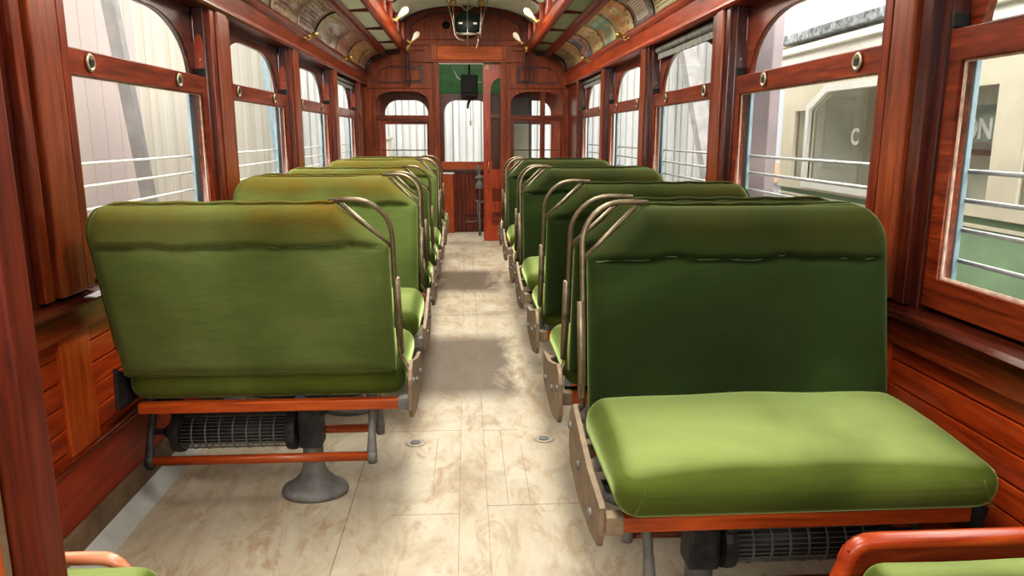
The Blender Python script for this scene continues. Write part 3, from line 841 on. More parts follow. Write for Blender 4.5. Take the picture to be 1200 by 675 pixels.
    prism(bm, [(X(pu + 0.03), 0.43), (X(pu + 0.40), 0.43), (X(pu + 0.30), 0.395), (X(pu + 0.04), 0.36)], 'y', py - 0.014, py + 0.014, 0.003)
    for yy in (-0.19, 0.19):
        tube(bm, [(X(pu), py, 0.40), (X(pu), yy, 0.425)], 0.018, 8)
    obj('pedestal_bracket', bm, IRON, pd)
    # ---- footrests and hangers
    h0, h1 = (a + 0.15, 1.13)
    for v in (-0.08, 0.18):
        bm = BM(); tube(bm, [P(h0, v, 0.20), P(h1, v, 0.20)], 0.0165, 12)
        fb = obj('foot_rail', bm, OW['x'] if f < 0 else MW['x'], root, True)
    for u, mm in ((h0, GREYI), (h1, IRON)):
        bm = BM()
        for v in (-0.08, 0.18):
            pts = [P(u, v, 0.175), P(u, v, 0.21), P(u, v + (0.02 if v < 0.1 else -0.02), 0.28), P(u, 0.05 + (v - 0.05) * 0.5, 0.36), P(u, 0.05 + (v - 0.05) * 0.65, 0.43)]
            tube(bm, pts, [0.015, 0.017, 0.012, 0.014, 0.02], 8, flat=1.1)
            lathe(bm, [(0.021, -0.014), (0.023, 0), (0.021, 0.014)], axis(P(u, v, 0.20), (1, 0, 0)), 14)
        box(bm, X(u - 0.012), X(u + 0.012), f * 0.0, f * 0.10, 0.36, 0.43, 0.005)
        obj('foot_rail_hanger', bm, mm, root, True)
    # ---- electric heater drum slung between pedestal and wall
    hs, he = pu + 0.075, 1.06
    hc = Vector((0, f * 0.045, 0.255)); hr = 0.062
    bm = BM(); lathe(bm, [(0.0, 0), (hr - 0.012, 0), (hr - 0.012, he - hs), (0, he - hs)], axis((X(hs), hc.y, hc.z), (s, 0, 0)), 24)
    ht = obj('heater', bm, IRON, root, True)
    bm = BM()
    for k in range(30):
        t = 2 * PI * k / 30
        p = (hc.y + hr * math.cos(t), hc.z + hr * math.sin(t)); tube(bm, [(X(hs), *p), (X(he), *p)], 0.0016, 4)
    for k in range(9):
        u = hs + (he - hs) * k / 8
        tube(bm, [(X(u), hc.y + (hr + 0.001) * math.cos(2 * PI * q / 24), hc.z + (hr + 0.001) * math.sin(2 * PI * q / 24)) for q in range(24)], 0.0032, 5, True)
    obj('heater_cage', bm, WIRE if s < 0 else GREYI, ht)
    for u in (hs - 0.01, he + 0.01):
        bm = BM(); lathe(bm, [(hr + 0.012, -0.016), (hr + 0.014, 0), (hr + 0.012, 0.016)], axis((X(u), hc.y, hc.z), (1, 0, 0)), 20)
        box(bm, X(u - 0.012), X(u + 0.012), hc.y - 0.022, hc.y + 0.022, 0.30, 0.42)
        obj('heater_bracket', bm, IRON, ht)
    bm = BM(); lathe(bm, [(0.03, 0), (0.03, 0.03), (0.012, 0.05), (0.012, 0.09)], axis((X(he + 0.02), hc.y, hc.z), (s, 0, 0)), 12)
    obj('heater_conduit', bm, IRON, ht)
    return root

def dup(root, loc, label):
    r = root.copy(); COL.objects.link(r); r.location = loc; r['label'] = label
    for ch in list(root.children):
        c = ch.copy(); COL.objects.link(c); c.parent = r
        for g in ch.children:
            d = g.copy(); COL.objects.link(d); d.parent = c
    return r

G_R = 'walkover seats right of the aisle'; G_L = 'walkover seats left of the aisle'
seats = {
 (1, 1): [(1.73, 'nearest right seat, green velvet, broad pale cushion facing the viewer'),
          (4.13, 'fourth green velvet seat down the right side, facing back toward the viewer'),
          (5.74, 'sixth green velvet seat down the right side, facing back toward the viewer')],
 (1, -1): [(2.55, 'second right seat, back to back directly behind the nearest right seat'),
           (3.34, 'third right seat, green back with velvet cushion on its far side'),
           (4.93, 'fifth right seat, thin outline of its back just behind the fourth one'),
           (6.66, 'farthest right green velvet seat, closest to the sliding end door')],
 (-1, -1): [(2.66, 'nearest left seat, wide green velvet back with yellowed worn top edge'),
            (4.36, 'third left seat, thin dark top edge showing just behind the second'),
            (5.16, 'fourth left seat, low green top with brown bent tube at its corner'),
            (6.80, 'sixth left seat, hidden behind the fifth with only a sliver of cushion showing'),
            (7.58, 'farthest left seat, dark brownish top edge nearest the end bulkhead')],
 (-1, 1): [(3.44, 'second left seat, green cushion facing the viewer behind the nearest left back'),
           (5.95, 'fifth left seat, bright green headrest with pale diagonal corner brace')]}
for key, lst in seats.items():
    s, f = key
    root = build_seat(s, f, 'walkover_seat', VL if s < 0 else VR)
    for i, (c, lab) in enumerate(lst):
        if i == 0:
            root.location = (0, c, 0); tag(root, lab, 'seat', G_R if s > 0 else G_L)
        else: dup(root, (0, c, 0), lab)

# ---- near longitudinal bench ends
def bench(s):
    a = 0.645 if s > 0 else 0.605
    root = empty('bench_seat', (s * 0.95, 1.2, 0))
    tag(root, 'green padded bench end with glossy red wooden arm, bottom right corner' if s > 0 else 'green padded bench end with pale wooden arm, bottom left behind the post', 'bench')
    off = Vector((-s * 0.95, -1.2, 0)) + (Vector((0, 0.03, 0.022)) if s < 0 else Vector((0, 0, 0)))
    def P(u, y, z): return (s * u + off.x, y + off.y, z)
    bm = BM()
    pts = [P(1.245, 1.2, 0.578), P(1.0, 1.2, 0.580), P(a + 0.09, 1.2, 0.580)]
    for k in range(1, 7):
        t = PI / 2 * k / 6; pts.append(P(a + 0.07 - 0.045 * math.sin(t), 1.2, 0.535 + 0.045 * math.cos(t)))
    pts += [P(a + 0.012, 1.2, 0.50), P(a - 0.012, 1.2, 0.46), P(a - 0.02, 1.2, 0.40), P(a - 0.015, 1.2, 0.25), P(a - 0.01, 1.2, 0.0)]
    tube(bm, pts, 0.017 if s > 0 else 0.012, 12, flat=1.0)
    obj('arm_rail', bm, OWD['x'] if s > 0 else wood('pale_pink_wood', (0.45, 0.16, 0.08), (0.6, 0.25, 0.15), (0.7, 0.34, 0.22), 'x'), root, True)
    bm = B(P(a + 0.02, 0, 0)[0], P(1.245, 0, 0)[0], -0.012, 0.012, 0.02, 0.57, 0.003); obj('end_panel', bm, MW['x'], root)
    hu = (1.22 - a - 0.02) / 2
    d = -0.012 if s > 0 else 0.045
    bm = BM(); puff(bm, hu, 0.05, 0.16, 0.045, 0.0, 0, Matrix.Translation((s * (a + 0.030 + hu - (0.085 if s < 0 else 0)) + off.x, -0.065 if s > 0 else -0.035, 0.405 if s > 0 else 0.43)), 0.001)
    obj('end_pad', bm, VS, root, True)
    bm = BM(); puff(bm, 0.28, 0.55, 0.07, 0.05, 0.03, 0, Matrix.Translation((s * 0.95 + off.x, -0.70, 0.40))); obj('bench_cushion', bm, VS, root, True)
    bm = B(P(a + 0.05, 0, 0)[0], P(1.22, 0, 0)[0], -1.25, -0.13, 0.02, 0.335, 0.01); obj('bench_box', bm, OWD['y'], root)
bench(1); bench(-1)

# ---- near left partition post
o = trim(B(-0.700, -0.655, 1.04, 1.10, 0, 2.32, 0.006), wood('post_wood', (0.04, 0.008, 0.004), (0.12, 0.018, 0.007), (0.19, 0.032, 0.010), 'z', 0.5, 0.0))
bm = BM(); tube(bm, [(-0.704, 1.036, 0.0), (-0.704, 1.036, 2.3)], 0.005, 6); obj('post_bead', bm, DUST, o)
trim(B(-1.23, -0.708, 1.035, 1.08, 0, 2.32, 0.006), OW['z'])

# vertical battens on the left wainscot below each post
for s in (-1, 1):
    bm = BM()
    F = bays(s)
    for yf in F:
        box(bm, s * 1.238, s * 1.262, yf + 0.20 - 0.03, yf + 0.20 + 0.15, 0.335, 0.718, 0.005)
        if s < 0: pass
    trim(bm, OW['z'] if s < 0 else OWD['z'])

# ---- floor plugs
for x, y, lab in ((-0.255, 3.05, 'round floor plug with raised rim, left side of the aisle'), (0.306, 3.06, 'round floor plug with raised rim, right side of the aisle')):
    r = empty('floor_plug', (x, y, 0)); tag(r, lab, 'floor plug')
    bm = BM(); lathe(bm, [(0.045, 0.0), (0.043, 0.004), (0.034, 0.005), (0.030, 0.001), (0.0, 0.001)], Matrix(), 24); obj('plug_rim', bm, plain('plug_paint_%d' % (x > 0), (0.34, 0.30, 0.24), 0.6), r, True)
    bm = BM(); lathe(bm, [(0.020, 0.001), (0.021, 0.005), (0.012, 0.006), (0.0, 0.004)], Matrix(), 20); obj('plug_button', bm, GREYI, r, True)

# ================================================================== FITTINGS
# advertising cards in the coves
def card_mat(i, base, tint, ink, box_, stripes):
    m, nt, b = newmat('card_print_%02d' % i)
    up = lambda q: tuple(min(0.9, v * 1.45) for v in q)
    base, tint = up(base), up(tint)
    if box_: box_ = box_[:4] + (up(box_[4]),)
    tc = N(nt, 'ShaderNodeTexCoord')
    mp = N(nt, 'ShaderNodeMapping'); mp.inputs['Location'].default_value = (i * 3.1, i * 1.7, 0)
    nt.links.new(tc.outputs['UV'], mp.inputs[0])
    n = N(nt, 'ShaderNodeTexNoise'); n.inputs['Scale'].default_value = 2.6; n.inputs['Detail'].default_value = 5; nt.links.new(mp.outputs[0], n.inputs['Vector'])
    c = ramp(nt, [(0.42, base), (0.56, tint)], n.outputs[0])
    n2 = N(nt, 'ShaderNodeTexNoise'); n2.inputs['Scale'].default_value = 9; n2.inputs['Detail'].default_value = 6; nt.links.new(mp.outputs[0], n2.inputs['Vector'])
    f = ramp(nt, [(0.56, (0, 0, 0)), (0.62, (0.75, 0.75, 0.75))], n2.outputs[0])
    c = mix(nt, c, ink, f)
    sp = N(nt, 'ShaderNodeSeparateXYZ'); nt.links.new(tc.outputs['UV'], sp.inputs[0])
    def gate(o, lo, hi):
        a = N(nt, 'ShaderNodeMath', operation='GREATER_THAN'); nt.links.new(o, a.inputs[0]); a.inputs[1].default_value = lo
        d = N(nt, 'ShaderNodeMath', operation='LESS_THAN'); nt.links.new(o, d.inputs[0]); d.inputs[1].default_value = hi
        e = N(nt, 'ShaderNodeMath', operation='MULTIPLY'); nt.links.new(a.outputs[0], e.inputs[0]); nt.links.new(d.outputs[0], e.inputs[1]); return e.outputs[0]
    if box_:
        x0, x1, y0, y1, col = box_
        e = N(nt, 'ShaderNodeMath', operation='MULTIPLY'); nt.links.new(gate(sp.outputs[0], x0, x1), e.inputs[0]); nt.links.new(gate(sp.outputs[1], y0, y1), e.inputs[1])
        c = mix(nt, c, col, e.outputs[0])
    if stripes:
        x0, x1, y0, y1, num, col = stripes
        w = N(nt, 'ShaderNodeMath', operation='MULTIPLY'); nt.links.new(sp.outputs[1], w.inputs[0]); w.inputs[1].default_value = num
        fr = N(nt, 'ShaderNodeMath', operation='FRACT'); nt.links.new(w.outputs[0], fr.inputs[0])
        g = gate(fr.outputs[0], 0.25, 0.6)
        e = N(nt, 'ShaderNodeMath', operation='MULTIPLY'); nt.links.new(gate(sp.outputs[0], x0, x1), e.inputs[0]); nt.links.new(gate(sp.outputs[1], y0, y1), e.inputs[1])
        e2 = N(nt, 'ShaderNodeMath', operation='MULTIPLY'); nt.links.new(e.outputs[0], e2.inputs[0]); nt.links.new(g, e2.inputs[1])
        wd = N(nt, 'ShaderNodeTexNoise'); wd.inputs['Scale'].default_value = 40; nt.links.new(tc.outputs['UV'], wd.inputs['Vector'])
        wg = gate(wd.outputs[0], 0.42, 1.0)
        e3 = N(nt, 'ShaderNodeMath', operation='MULTIPLY'); nt.links.new(e2.outputs[0], e3.inputs[0]); nt.links.new(wg, e3.inputs[1])
        c = mix(nt, c, col, e3.outputs[0])
    nt.links.new(c, b.inputs['Base Color']); b.inputs['Roughness'].default_value = 0.35
    b.inputs['Coat Weight'].default_value = 0.3
    return m
def card(s, y0, y1, mat, label, warp=0.0):
    me = bpy.data.meshes.new('advertising_card'); V = []; Fc = []; uv = []
    na, nb = 12, 6
    for j in range(nb + 1):
        for i in range(na + 1):
            t = i / na; x, z = covept(0.02 + 0.93 * t)
            k = 0.010 + 0.004 * math.sin(j * 1.3 + y0 * 5) * warp
            V.append((s * (x - k * math.cos(t * PI / 2)), y0 + (y1 - y0) * j / nb + 0.012 * math.sin(t * PI) * warp, z - k * math.sin(t * PI / 2)))
            uv.append((j / nb if s < 0 else 1 - j / nb, t))
    for j in range(nb):
        for i in range(na):
            q = j * (na + 1) + i; Fc.append((q, q + 1, q + na + 2, q + na + 1))
    me.from_pydata(V, [], Fc); ul = me.uv_layers.new()
    for p in me.polygons:
        p.use_smooth = True
        for li in p.loop_indices: ul.data[li].uv = uv[me.loops[li].vertex_index]
    me.materials.append(mat)
    o = bpy.data.objects.new('advertising_card', me); COL.objects.link(o)
    sd = o.modifiers.new('thick', 'SOLIDIFY'); sd.thickness = 0.003
    return tag(o, label, 'advertisement', 'advertising cards in the %s ceiling cove' % ('right' if s > 0 else 'left'))
cream = (0.62, 0.55, 0.32); dk = (0.10, 0.07, 0.05)
RC = [
 (3.86, 4.45, (0.35, 0.40, 0.38), (0.22, 0.28, 0.28), dk, (0.2, 0.7, 0.25, 0.7, (0.7, 0.72, 0.68)), None, 'grey-blue card with pale patch, nearest one in the right cove'),
 (4.47, 5.00, (0.70, 0.68, 0.42), (0.64, 0.62, 0.38), (0.6, 0.58, 0.34), None, (0.06, 0.94, 0.05, 0.97, 13, (0.22, 0.20, 0.08)), 'pale yellow card filled with lines of dark print in right cove'),
 (5.04, 5.58, (0.30, 0.27, 0.25), (0.20, 0.20, 0.22), (0.09, 0.09, 0.10), (0.15, 0.75, 0.10, 0.62, (0.68, 0.63, 0.58)), (0.2, 0.7, 0.14, 0.6, 16, (0.35, 0.3, 0.28)), 'grey card with white text box in the right cove'),
 (5.62, 6.25, (0.70, 0.60, 0.36), (0.62, 0.36, 0.16), (0.28, 0.15, 0.08), None, None, 'cream card with orange lettering above the brass bracket, right cove'),
 (6.27, 6.84, (0.64, 0.58, 0.30), (0.26, 0.48, 0.42), (0.55, 0.50, 0.25), (0.1, 0.9, 0.55, 0.85, (0.22, 0.45, 0.42)), None, 'cream and teal card in the right cove'),
 (6.88, 7.46, (0.66, 0.60, 0.36), (0.58, 0.48, 0.24), (0.22, 0.17, 0.08), None, None, 'pale cream card with brown figures beyond the teal one, right cove'),
 (7.50, 8.06, (0.58, 0.42, 0.30), (0.12, 0.22, 0.34), (0.5, 0.10, 0.05), (0.1, 0.5, 0.4, 0.8, (0.10, 0.25, 0.38)), None, 'blue and red picture card in the right cove'),
 (8.10, 8.66, (0.60, 0.54, 0.36), (0.45, 0.38, 0.22), dk, None, None, 'faded cream card with small print, next to last in right cove'),
 (8.70, 9.26, (0.46, 0.42, 0.26), (0.20, 0.18, 0.10), dk, None, None, 'olive card at the far end of the right cove')]
LC = [
 (3.7, 4.28, (0.30, 0.24, 0.18), (0.16, 0.12, 0.09), dk, None, None, 'brownish faded card, nearest one in the left cove'),
 (4.31, 4.88, (0.40, 0.34, 0.27), (0.28, 0.22, 0.17), (0.2, 0.15, 0.1), None, None, 'tan blotchy card second along the left cove'),
 (4.91, 5.60, (0.46, 0.37, 0.29), (0.33, 0.26, 0.20), (0.12, 0.09, 0.07), None, (0.1, 0.5, 0.05, 0.5, 9, (0.18, 0.14, 0.11)), 'pale brown card beside the brass bracket, left cove'),
 (5.63, 6.25, (0.30, 0.27, 0.24), (0.42, 0.38, 0.34), (0.10, 0.10, 0.10), None, (0.1, 0.8, 0.1, 0.9, 10, (0.16, 0.14, 0.13)), 'grey printed card in the middle of the left cove'),
 (6.30, 7.25, (0.30, 0.27, 0.23), (0.48, 0.46, 0.42), (0.14, 0.13, 0.12), None, None, 'dark grey glossy card with white haze, left cove'),
 (7.30, 7.95, (0.48, 0.26, 0.20), (0.32, 0.24, 0.20), (0.30, 0.22, 0.16), None, None, 'pinkish card third from the end of left cove'),
 (8.0, 8.75, (0.42, 0.28, 0.12), (0.58, 0.44, 0.22), (0.16, 0.09, 0.04), None, None, 'golden ornate card near the end of the left cove'),
 (8.78, 9.27, (0.46, 0.36, 0.22), (0.34, 0.25, 0.14), (0.2, 0.13, 0.08), None, None, 'plain tan card at the far end of the left cove')]
n = 0
for s, L in ((1, RC), (-1, LC)):
    for (y0, y1, b_, t_, i_, bx, st, lab) in L:
        card(s, y0, y1, card_mat(n, b_, t_, i_, bx, st), lab, 1.0 if s < 0 else 0.4); n += 1

# brass cornice brackets
def bracket(s, y, z, label):
    r = empty('cornice_bracket', (s * 1.175, y, z)); tag(r, label, 'bracket', 'brass brackets on the cornices')
    bm = BM(); lathe(bm, [(0.0, 0), (0.022, 0.0), (0.022, 0.006), (0.012, 0.012), (0.012, 0.03), (0.02, 0.04), (0.022, 0.055), (0.012, 0.07), (0, 0.072)], axis((0, 0, 0.0), (-s, 0, 0.35)), 16)
    obj('bracket_knob', bm, BRASS, r, True)
    bm = BM(); tube(bm, [(-s * 0.02, 0, 0.0), (-s * 0.015, -0.04, -0.022), (-s * 0.012, -0.10, -0.035), (-s * 0.01, -0.16, -0.028), (s * 0.0, -0.17, -0.025)], 0.0055, 8)
    obj('bracket_arm', bm, BRASS, r, True)
bracket(1, 5.75, 2.03, 'brass bracket on right cornice below the orange lettered card')
bracket(1, 4.05, 2.03, 'nearest brass bracket on the right cornice')
bracket(1, 7.45, 2.03, 'farthest brass bracket on the right cornice')
bracket(-1, 5.85, 2.03, 'nearer brass bracket on the left cornice')
bracket(-1, 7.55, 2.03, 'farther brass bracket on the left cornice')

# bare bulbs
def bulb(x, y, z, d, label, size=1.0):
    r = empty('bare_bulb', (x, y, z)); tag(r, label, 'light bulb', 'bare bulbs at the far end')
    M = axis((0, 0, 0), d) @ Matrix.Scale(size, 4)
    bm = BM(); lathe(bm, [(0.028, -0.02), (0.03, -0.01), (0.022, 0.0), (0.020, 0.03), (0.018, 0.035)], M, 16); obj('bulb_socket', bm, BRASS, r, True)
    bm = BM(); lathe(bm, [(0.014, 0.033), (0.016, 0.05), (0.028, 0.085), (0.036, 0.115), (0.036, 0.135), (0.024, 0.16), (0.008, 0.170), (0, 0.171)], M, 20)
    obj('bulb_glass', bm, BULB, r, True)
for s in (-1, 1):
    nm = 'left' if s < 0 else 'right'
    bulb(s * 0.70, 7.8, 2.435, (-s * 0.72, 0, 0.70), 'bare bulb on the %s clerestory beam, the nearer of its side' % nm)
    bulb(s * 0.655, 9.24, 2.39, (-s * 0.62, -0.05, 0.78), 'bare bulb on the end wall under the arch, %s side' % nm, 0.9)
    bulb(s * 0.70, 6.45, 2.435, (-s * 0.72, 0, 0.70), 'bare bulb high on the %s beam at the top edge' % nm)

# leather straps and coils
for s in (-1, 1):
    r = empty('hanging_strap', (s * 0.705 + 0.01, 9.18, 2.30)); tag(r, 'dark leather strap loop hanging at the end wall, %s of the door' % ('left' if s < 0 else 'right'), 'strap', 'strap loops at the end wall')
    bm = BM()
    tube(bm, [(0.0, 0, 0.02), (-0.018, 0, -0.1), (-0.02, 0, -0.28), (-0.03, 0, -0.37), (0.0, 0, -0.42), (0.03, 0, -0.37), (0.02, 0, -0.26), (0.014, 0, -0.1), (0.0, 0, 0.02)], 0.009, 8)
    obj('strap_loop', bm, STRAP, r, True)
    bm = BM(); lathe(bm, [(0.02, -0.02), (0.03, 0.0), (0.022, 0.03), (0.03, 0.05)], Matrix(), 12)
    tube(bm, [(-0.05, -0.02, 0.05), (0, -0.03, 0.0), (0.04, -0.02, 0.07), (0.0, 0.0, 0.11)], 0.006, 6)
    obj('strap_fixing', bm, BRASS, r, True)

# ceiling register frame of bent rods
r = empty('rod_frame', (0.012, 8.8, 2.34)); tag(r, 'hanging frame of pale bent rods in front of the round green housing', 'ceiling fitting')
rods = [[(-0.235, 0, 0.48), (-0.17, 0, 0.25), (-0.145, 0, 0.09), (-0.11, 0, 0.04), (-0.03, 0, 0.02)],
        [(0.235, 0, 0.48), (0.17, 0, 0.25), (0.15, 0, 0.10)],
        [(-0.165, 0, 0.46), (-0.155, 0, 0.28), (-0.14, 0, 0.10)],
        [(0.16, 0, 0.46), (0.152, 0, 0.28), (0.14, 0, 0.10), (0.15, 0, 0.06)],
        [(0.0, 0, 0.42), (0.0, 0, 0.10), (0.0, 0, -0.06)],
        [(0.02, 0, 0.47), (0.018, 0, 0.36), (0.0, 0, 0.345), (-0.02, 0, 0.35), (-0.06, 0, 0.39), (-0.12, 0, 0.40)],
        [(0.018, 0, 0.36), (0.07, 0, 0.395), (0.13, 0, 0.385)],
        [(0.115, 0, 0.09), (0.12, 0, 0.02), (0.10, 0, -0.05), (0.09, 0, -0.06)]]
for q in rods:
    bm = BM(); tube(bm, q, 0.0065, 8); obj('bent_rod', bm, NICKEL, r, True)
bm = BM(); tube(bm, [(0.13 * math.cos(t * PI / 12), 0.05 * math.sin(t * PI / 12), 0.095) for t in range(24)], 0.008, 6, True); obj('lower_ring', bm, NICKEL, r, True)
for sx in (-1, 1):
    bm = BM(); lathe(bm, [(0, -0.03), (0.035, -0.02), (0.042, 0), (0.035, 0.02), (0, 0.03)], axis((sx * 0.16, 0, 0.43), (0, 1, 0)), 16); obj('rod_boss', bm, BRASS, r, True)
    bm = BM(); lathe(bm, [(0, 0), (0.014, 0.004), (0.016, 0.02), (0, 0.035)], axis((sx * 0.12, 0, 0.09), (0, 0, 1)), 10); obj('rod_finial', bm, NICKEL, r, True)
r = empty('round_housing', (0.018, 9.30, 2.61)); tag(r, 'round dark green metal housing on the end wall above the door', 'housing')
bm = BM(); lathe(bm, [(0, -0.02), (0.150, -0.02), (0.155, 0.05), (0.145, 0.10), (0.12, 0.115), (0, 0.12)], axis((0, 0, 0), (0, -1, 0)), 36); obj('housing_drum', bm, DGREEN, r, True)
for sx in (-1, 1):
    obj('slot_plate', B(sx * 0.085 - 0.022, sx * 0.085 + 0.022, -0.125, -0.118, -0.018, 0.004, 0.001), NICKEL, r)
bm = BM(); lathe(bm, [(0, 0), (0.045, 0), (0.04, 0.02), (0.016, 0.03), (0.020, 0.07), (0, 0.08)], axis((-0.24, 9.325, 2.60), (0, -1, 0)), 14)
o = obj('wall_knob', bm, BLACK, None, True); tag(o, 'small black knob on the end wall left of the green housing', 'knob')

# blinds rolled up under the right and left cornices
for s, yf, lab in ((1, 5.05, 'weathered grey rolled blind above the second right window'), (1, 8.2, 'rolled grey blind above the farthest right window'), (-1, 8.52, 'rolled grey blind above the farthest left window')):
    yn = yf - GL
    r = empty('rolled_blind', (s * 1.265, (yn + yf) / 2, 1.865)); tag(r, lab, 'blind', 'rolled blinds')
    bm = BM(); tube(bm, [(0, -GL / 2 - 0.02, 0), (0, GL / 2 + 0.02, 0)], 0.026, 12); obj('blind_roll', bm, SHADE, r, True)
    obj('blind_hem', B(-0.006, 0.006, -GL / 2 - 0.02, GL / 2 + 0.02, -0.062, -0.02, 0.002), SHADE, r)

# ================================================================== OUTSIDE
def vboards(name, cols, scale, vec=(0, 1, 0), rough=0.8):
    m, nt, b = newmat(name)
    tc = N(nt, 'ShaderNodeTexCoord'); mp = N(nt, 'ShaderNodeMapping')
    mp.inputs['Scale'].default_value = (0.0 if vec[0] == 0 else 1, 0.0 if vec[1] == 0 else 1, 0.02)
    nt.links.new(tc.outputs['Object'], mp.inputs[0])
    n = N(nt, 'ShaderNodeTexNoise'); n.inputs['Scale'].default_value = scale; n.inputs['Detail'].default_value = 3; nt.links.new(mp.outputs[0], n.inputs['Vector'])
    k = len(cols); c = ramp(nt, [(0.30 + 0.4 * i / (k - 1), q) for i, q in enumerate(cols)], n.outputs[0])
    nt.links.new(c, b.inputs['Base Color']); b.inputs['Roughness'].default_value = rough
    return m
struct('ground', B(-9, 9, -4, 22, -1.0, -0.9, 0), plain('shed_floor', (0.72, 0.69, 0.63), 0.9, 0, 0.15, 2))
LWALL = vboards('faded_shed_boards', [(0.32, 0.27, 0.25), (0.355, 0.295, 0.275), (0.38, 0.32, 0.29), (0.40, 0.35, 0.31)], 1.6)
LW2 = vboards('cream_corrugated_panel', [(0.34, 0.31, 0.24), (0.40, 0.37, 0.31), (0.44, 0.42, 0.38)], 4)
def shed_sheet(name, x, y0, y1, z0, z1, mat, pitch=0.15):
    bm = BM(); y = y0
    while y < y1: box(bm, x, x + 0.03, y, min(y + pitch - 0.006, y1), z0, z1, 0); y += pitch
    return struct(name, bm, mat)
shed_sheet('wall_shed', -3.35, -3, 8.0, -0.9, 2.9, LWALL, 0.3)
shed_sheet('wall_shed.001', -3.35, 8.0, 18.0, -0.9, 2.9, LW2, 0.22)
def beam(name, p0, p1, w, mat, label, cat):
    bm = BM(); d = (Vector(p1) - Vector(p0)); M = axis(p0, d)
    hw = w / 2; L = d.length
    vs = [bm.verts.new(M @ Vector(q)) for q in ((-hw, -hw, 0), (hw, -hw, 0), (hw, hw, 0), (-hw, hw, 0), (-hw, -hw, L), (hw, -hw, L), (hw, hw, L), (-hw, hw, L))]
    for q in ((3, 2, 1, 0), (4, 5, 6, 7), (0, 1, 5, 4), (1, 2, 6, 5), (2, 3, 7, 6), (3, 0, 4, 7)): bm.faces.new([vs[k] for k in q])
    o = obj(name, bm, mat); return tag(o, label, cat)
GREYW = plain('grey_timber', (0.22, 0.21, 0.20), 0.8, 0, 0.2, 6)
beam('shed_post', (-2.9, 6.45, 2.9), (-2.9, 7.35, -0.9), 0.10, GREYW, 'leaning grey timber post outside the nearest left window', 'post')
beam('shed_post', (-3.0, 11.5, 2.9), (-3.0, 12.6, -0.9), 0.05, BLUEP, 'pale blue-grey post outside the left windows farther along', 'post')
# white corrugated end wall ahead
m, nt, b = newmat('white_corrugated_sheet')
c = ramp(nt, [(0.35, (0.33, 0.34, 0.33)), (0.6, (0.41, 0.41, 0.395))], noise(nt, 2, 4, 0.6, (4, 1, 0.3)))
nt.links.new(c, b.inputs['Base Color']); b.inputs['Roughness'].default_value = 0.7
WCOR = m
bm = BM(); x = -6.0
while x < 6.0:
    prism(bm, [(x, 13.03), (x, 12.99), (x + 0.02, 12.975), (x + 0.09, 12.975), (x + 0.105, 13.0), (x + 0.12, 13.0), (x + 0.12, 13.03)], 'z', -0.9, 5.0); x += 0.12
    if abs(round((x + 6) / 0.12) % 4) == 0:
        box(bm, x - 0.03, x - 0.012, 12.95, 13.0, -0.9, 5.0)
struct('wall_shed_end', bm, WCOR)
bm = BM(); box(bm, -1.65, -1.25, 12.0, 12.6, -0.9, 1.25); 
o = obj('storage_cabinet', bm, plain('beige_cabinet', (0.45, 0.40, 0.33), 0.7)); tag(o, 'beige cabinet standing outside beyond the far left bulkhead window', 'cabinet')
obj('cabinet_top', B(-1.68, -1.22, 11.97, 12.63, 1.25, 1.28), plain('beige_cabinet_top', (0.36, 0.32, 0.27), 0.7), o)

# neighbouring car on the right
CREAM = plain('cream_car_paint', (0.62, 0.57, 0.43), 0.5, 0, 0.08, 4)
WCREAM = plain('white_car_paint', (0.74, 0.73, 0.66), 0.5, 0, 0.08, 4)
GRN = plain('sage_green_car_paint', (0.20, 0.30, 0.18), 0.5, 0, 0.15, 4)
GRN2 = plain('grey_green_sign_paint', (0.23, 0.30, 0.24), 0.6, 0, 0.1, 6)
TAN = plain('tan_interior', (0.80, 0.78, 0.68), 0.7, 0, 0.2, 3)
GREYW0 = plain('grey_glass_view', (0.62, 0.64, 0.58), 0.4, 0, 0.2, 3)
car = empty('neighbouring_streetcar', (2.7, 4.5, -0.9)); tag(car, 'cream and green streetcar standing alongside outside the right windows', 'streetcar')
def cb(name, x0, x1, y0, y1, z0, z1, mat, bev=0.004, parent=None):
    bm = B(x0 - 2.7, x1 - 2.7, y0 - 4.5, y1 - 4.5, z0 + 0.9, z1 + 0.9, bev)
    return obj(name, bm, mat, parent or car)
cb('lower_panel', 2.62, 2.7, -1.5, 6.15, -0.3, 0.90, GRN)
cb('belt_rail', 2.59, 2.7, -1.5, 6.15, 0.90, 0.97, CREAM)
cb('stripe', 2.605, 2.64, -1.5, 6.15, 0.84, 0.86, CREAM)
op = [rect(3.62, 4.05, 0.97, 1.56), rect(2.55, 3.42, 0.97, 1.56), rect(1.4, 2.35, 0.97, 1.56), rect(0.2, 1.2, 0.97, 1.56)]
hexo = [(4.42, 0.97), (5.62, 0.97), (5.62, 1.50), (5.36, 1.62), (4.66, 1.62), (4.42, 1.50)]
bm = plate(rect(-1.5, 6.15, 0.96, 1.86), op + [hexo, rect(5.74, 5.92, 0.97, 1.50)], 'x', 2.60, 2.64)
for v in bm.verts: v.co -= Vector((2.7, 4.5, -0.9))
obj('window_band', bm, CREAM, car)
bm = plate(grow(hexo, 0.05), [hexo], 'x', 2.57, 2.61)
for v in bm.verts: v.co -= Vector((2.7, 4.5, -0.9))
obj('opening_trim', bm, WCREAM, car)
cb('letter_board', 2.55, 2.64, -1.5, 6.15, 1.84, 1.99, WCREAM, 0.01)
cb('eaves_moulding', 2.50, 2.64, -1.5, 6.2, 1.93, 1.955, TAN, 0.004)
mot = plain('peeling_roof_edge', (0.20, 0.22, 0.22), 0.8, 0, 0.9, 25)
cb('roof_edge', 2.52, 2.66, -1.5, 6.2, 2.02, 2.085, mot)
cb('roof', 2.60, 3.6, -1.5, 6.2, 2.10, 2.5, WCREAM, 0.02)
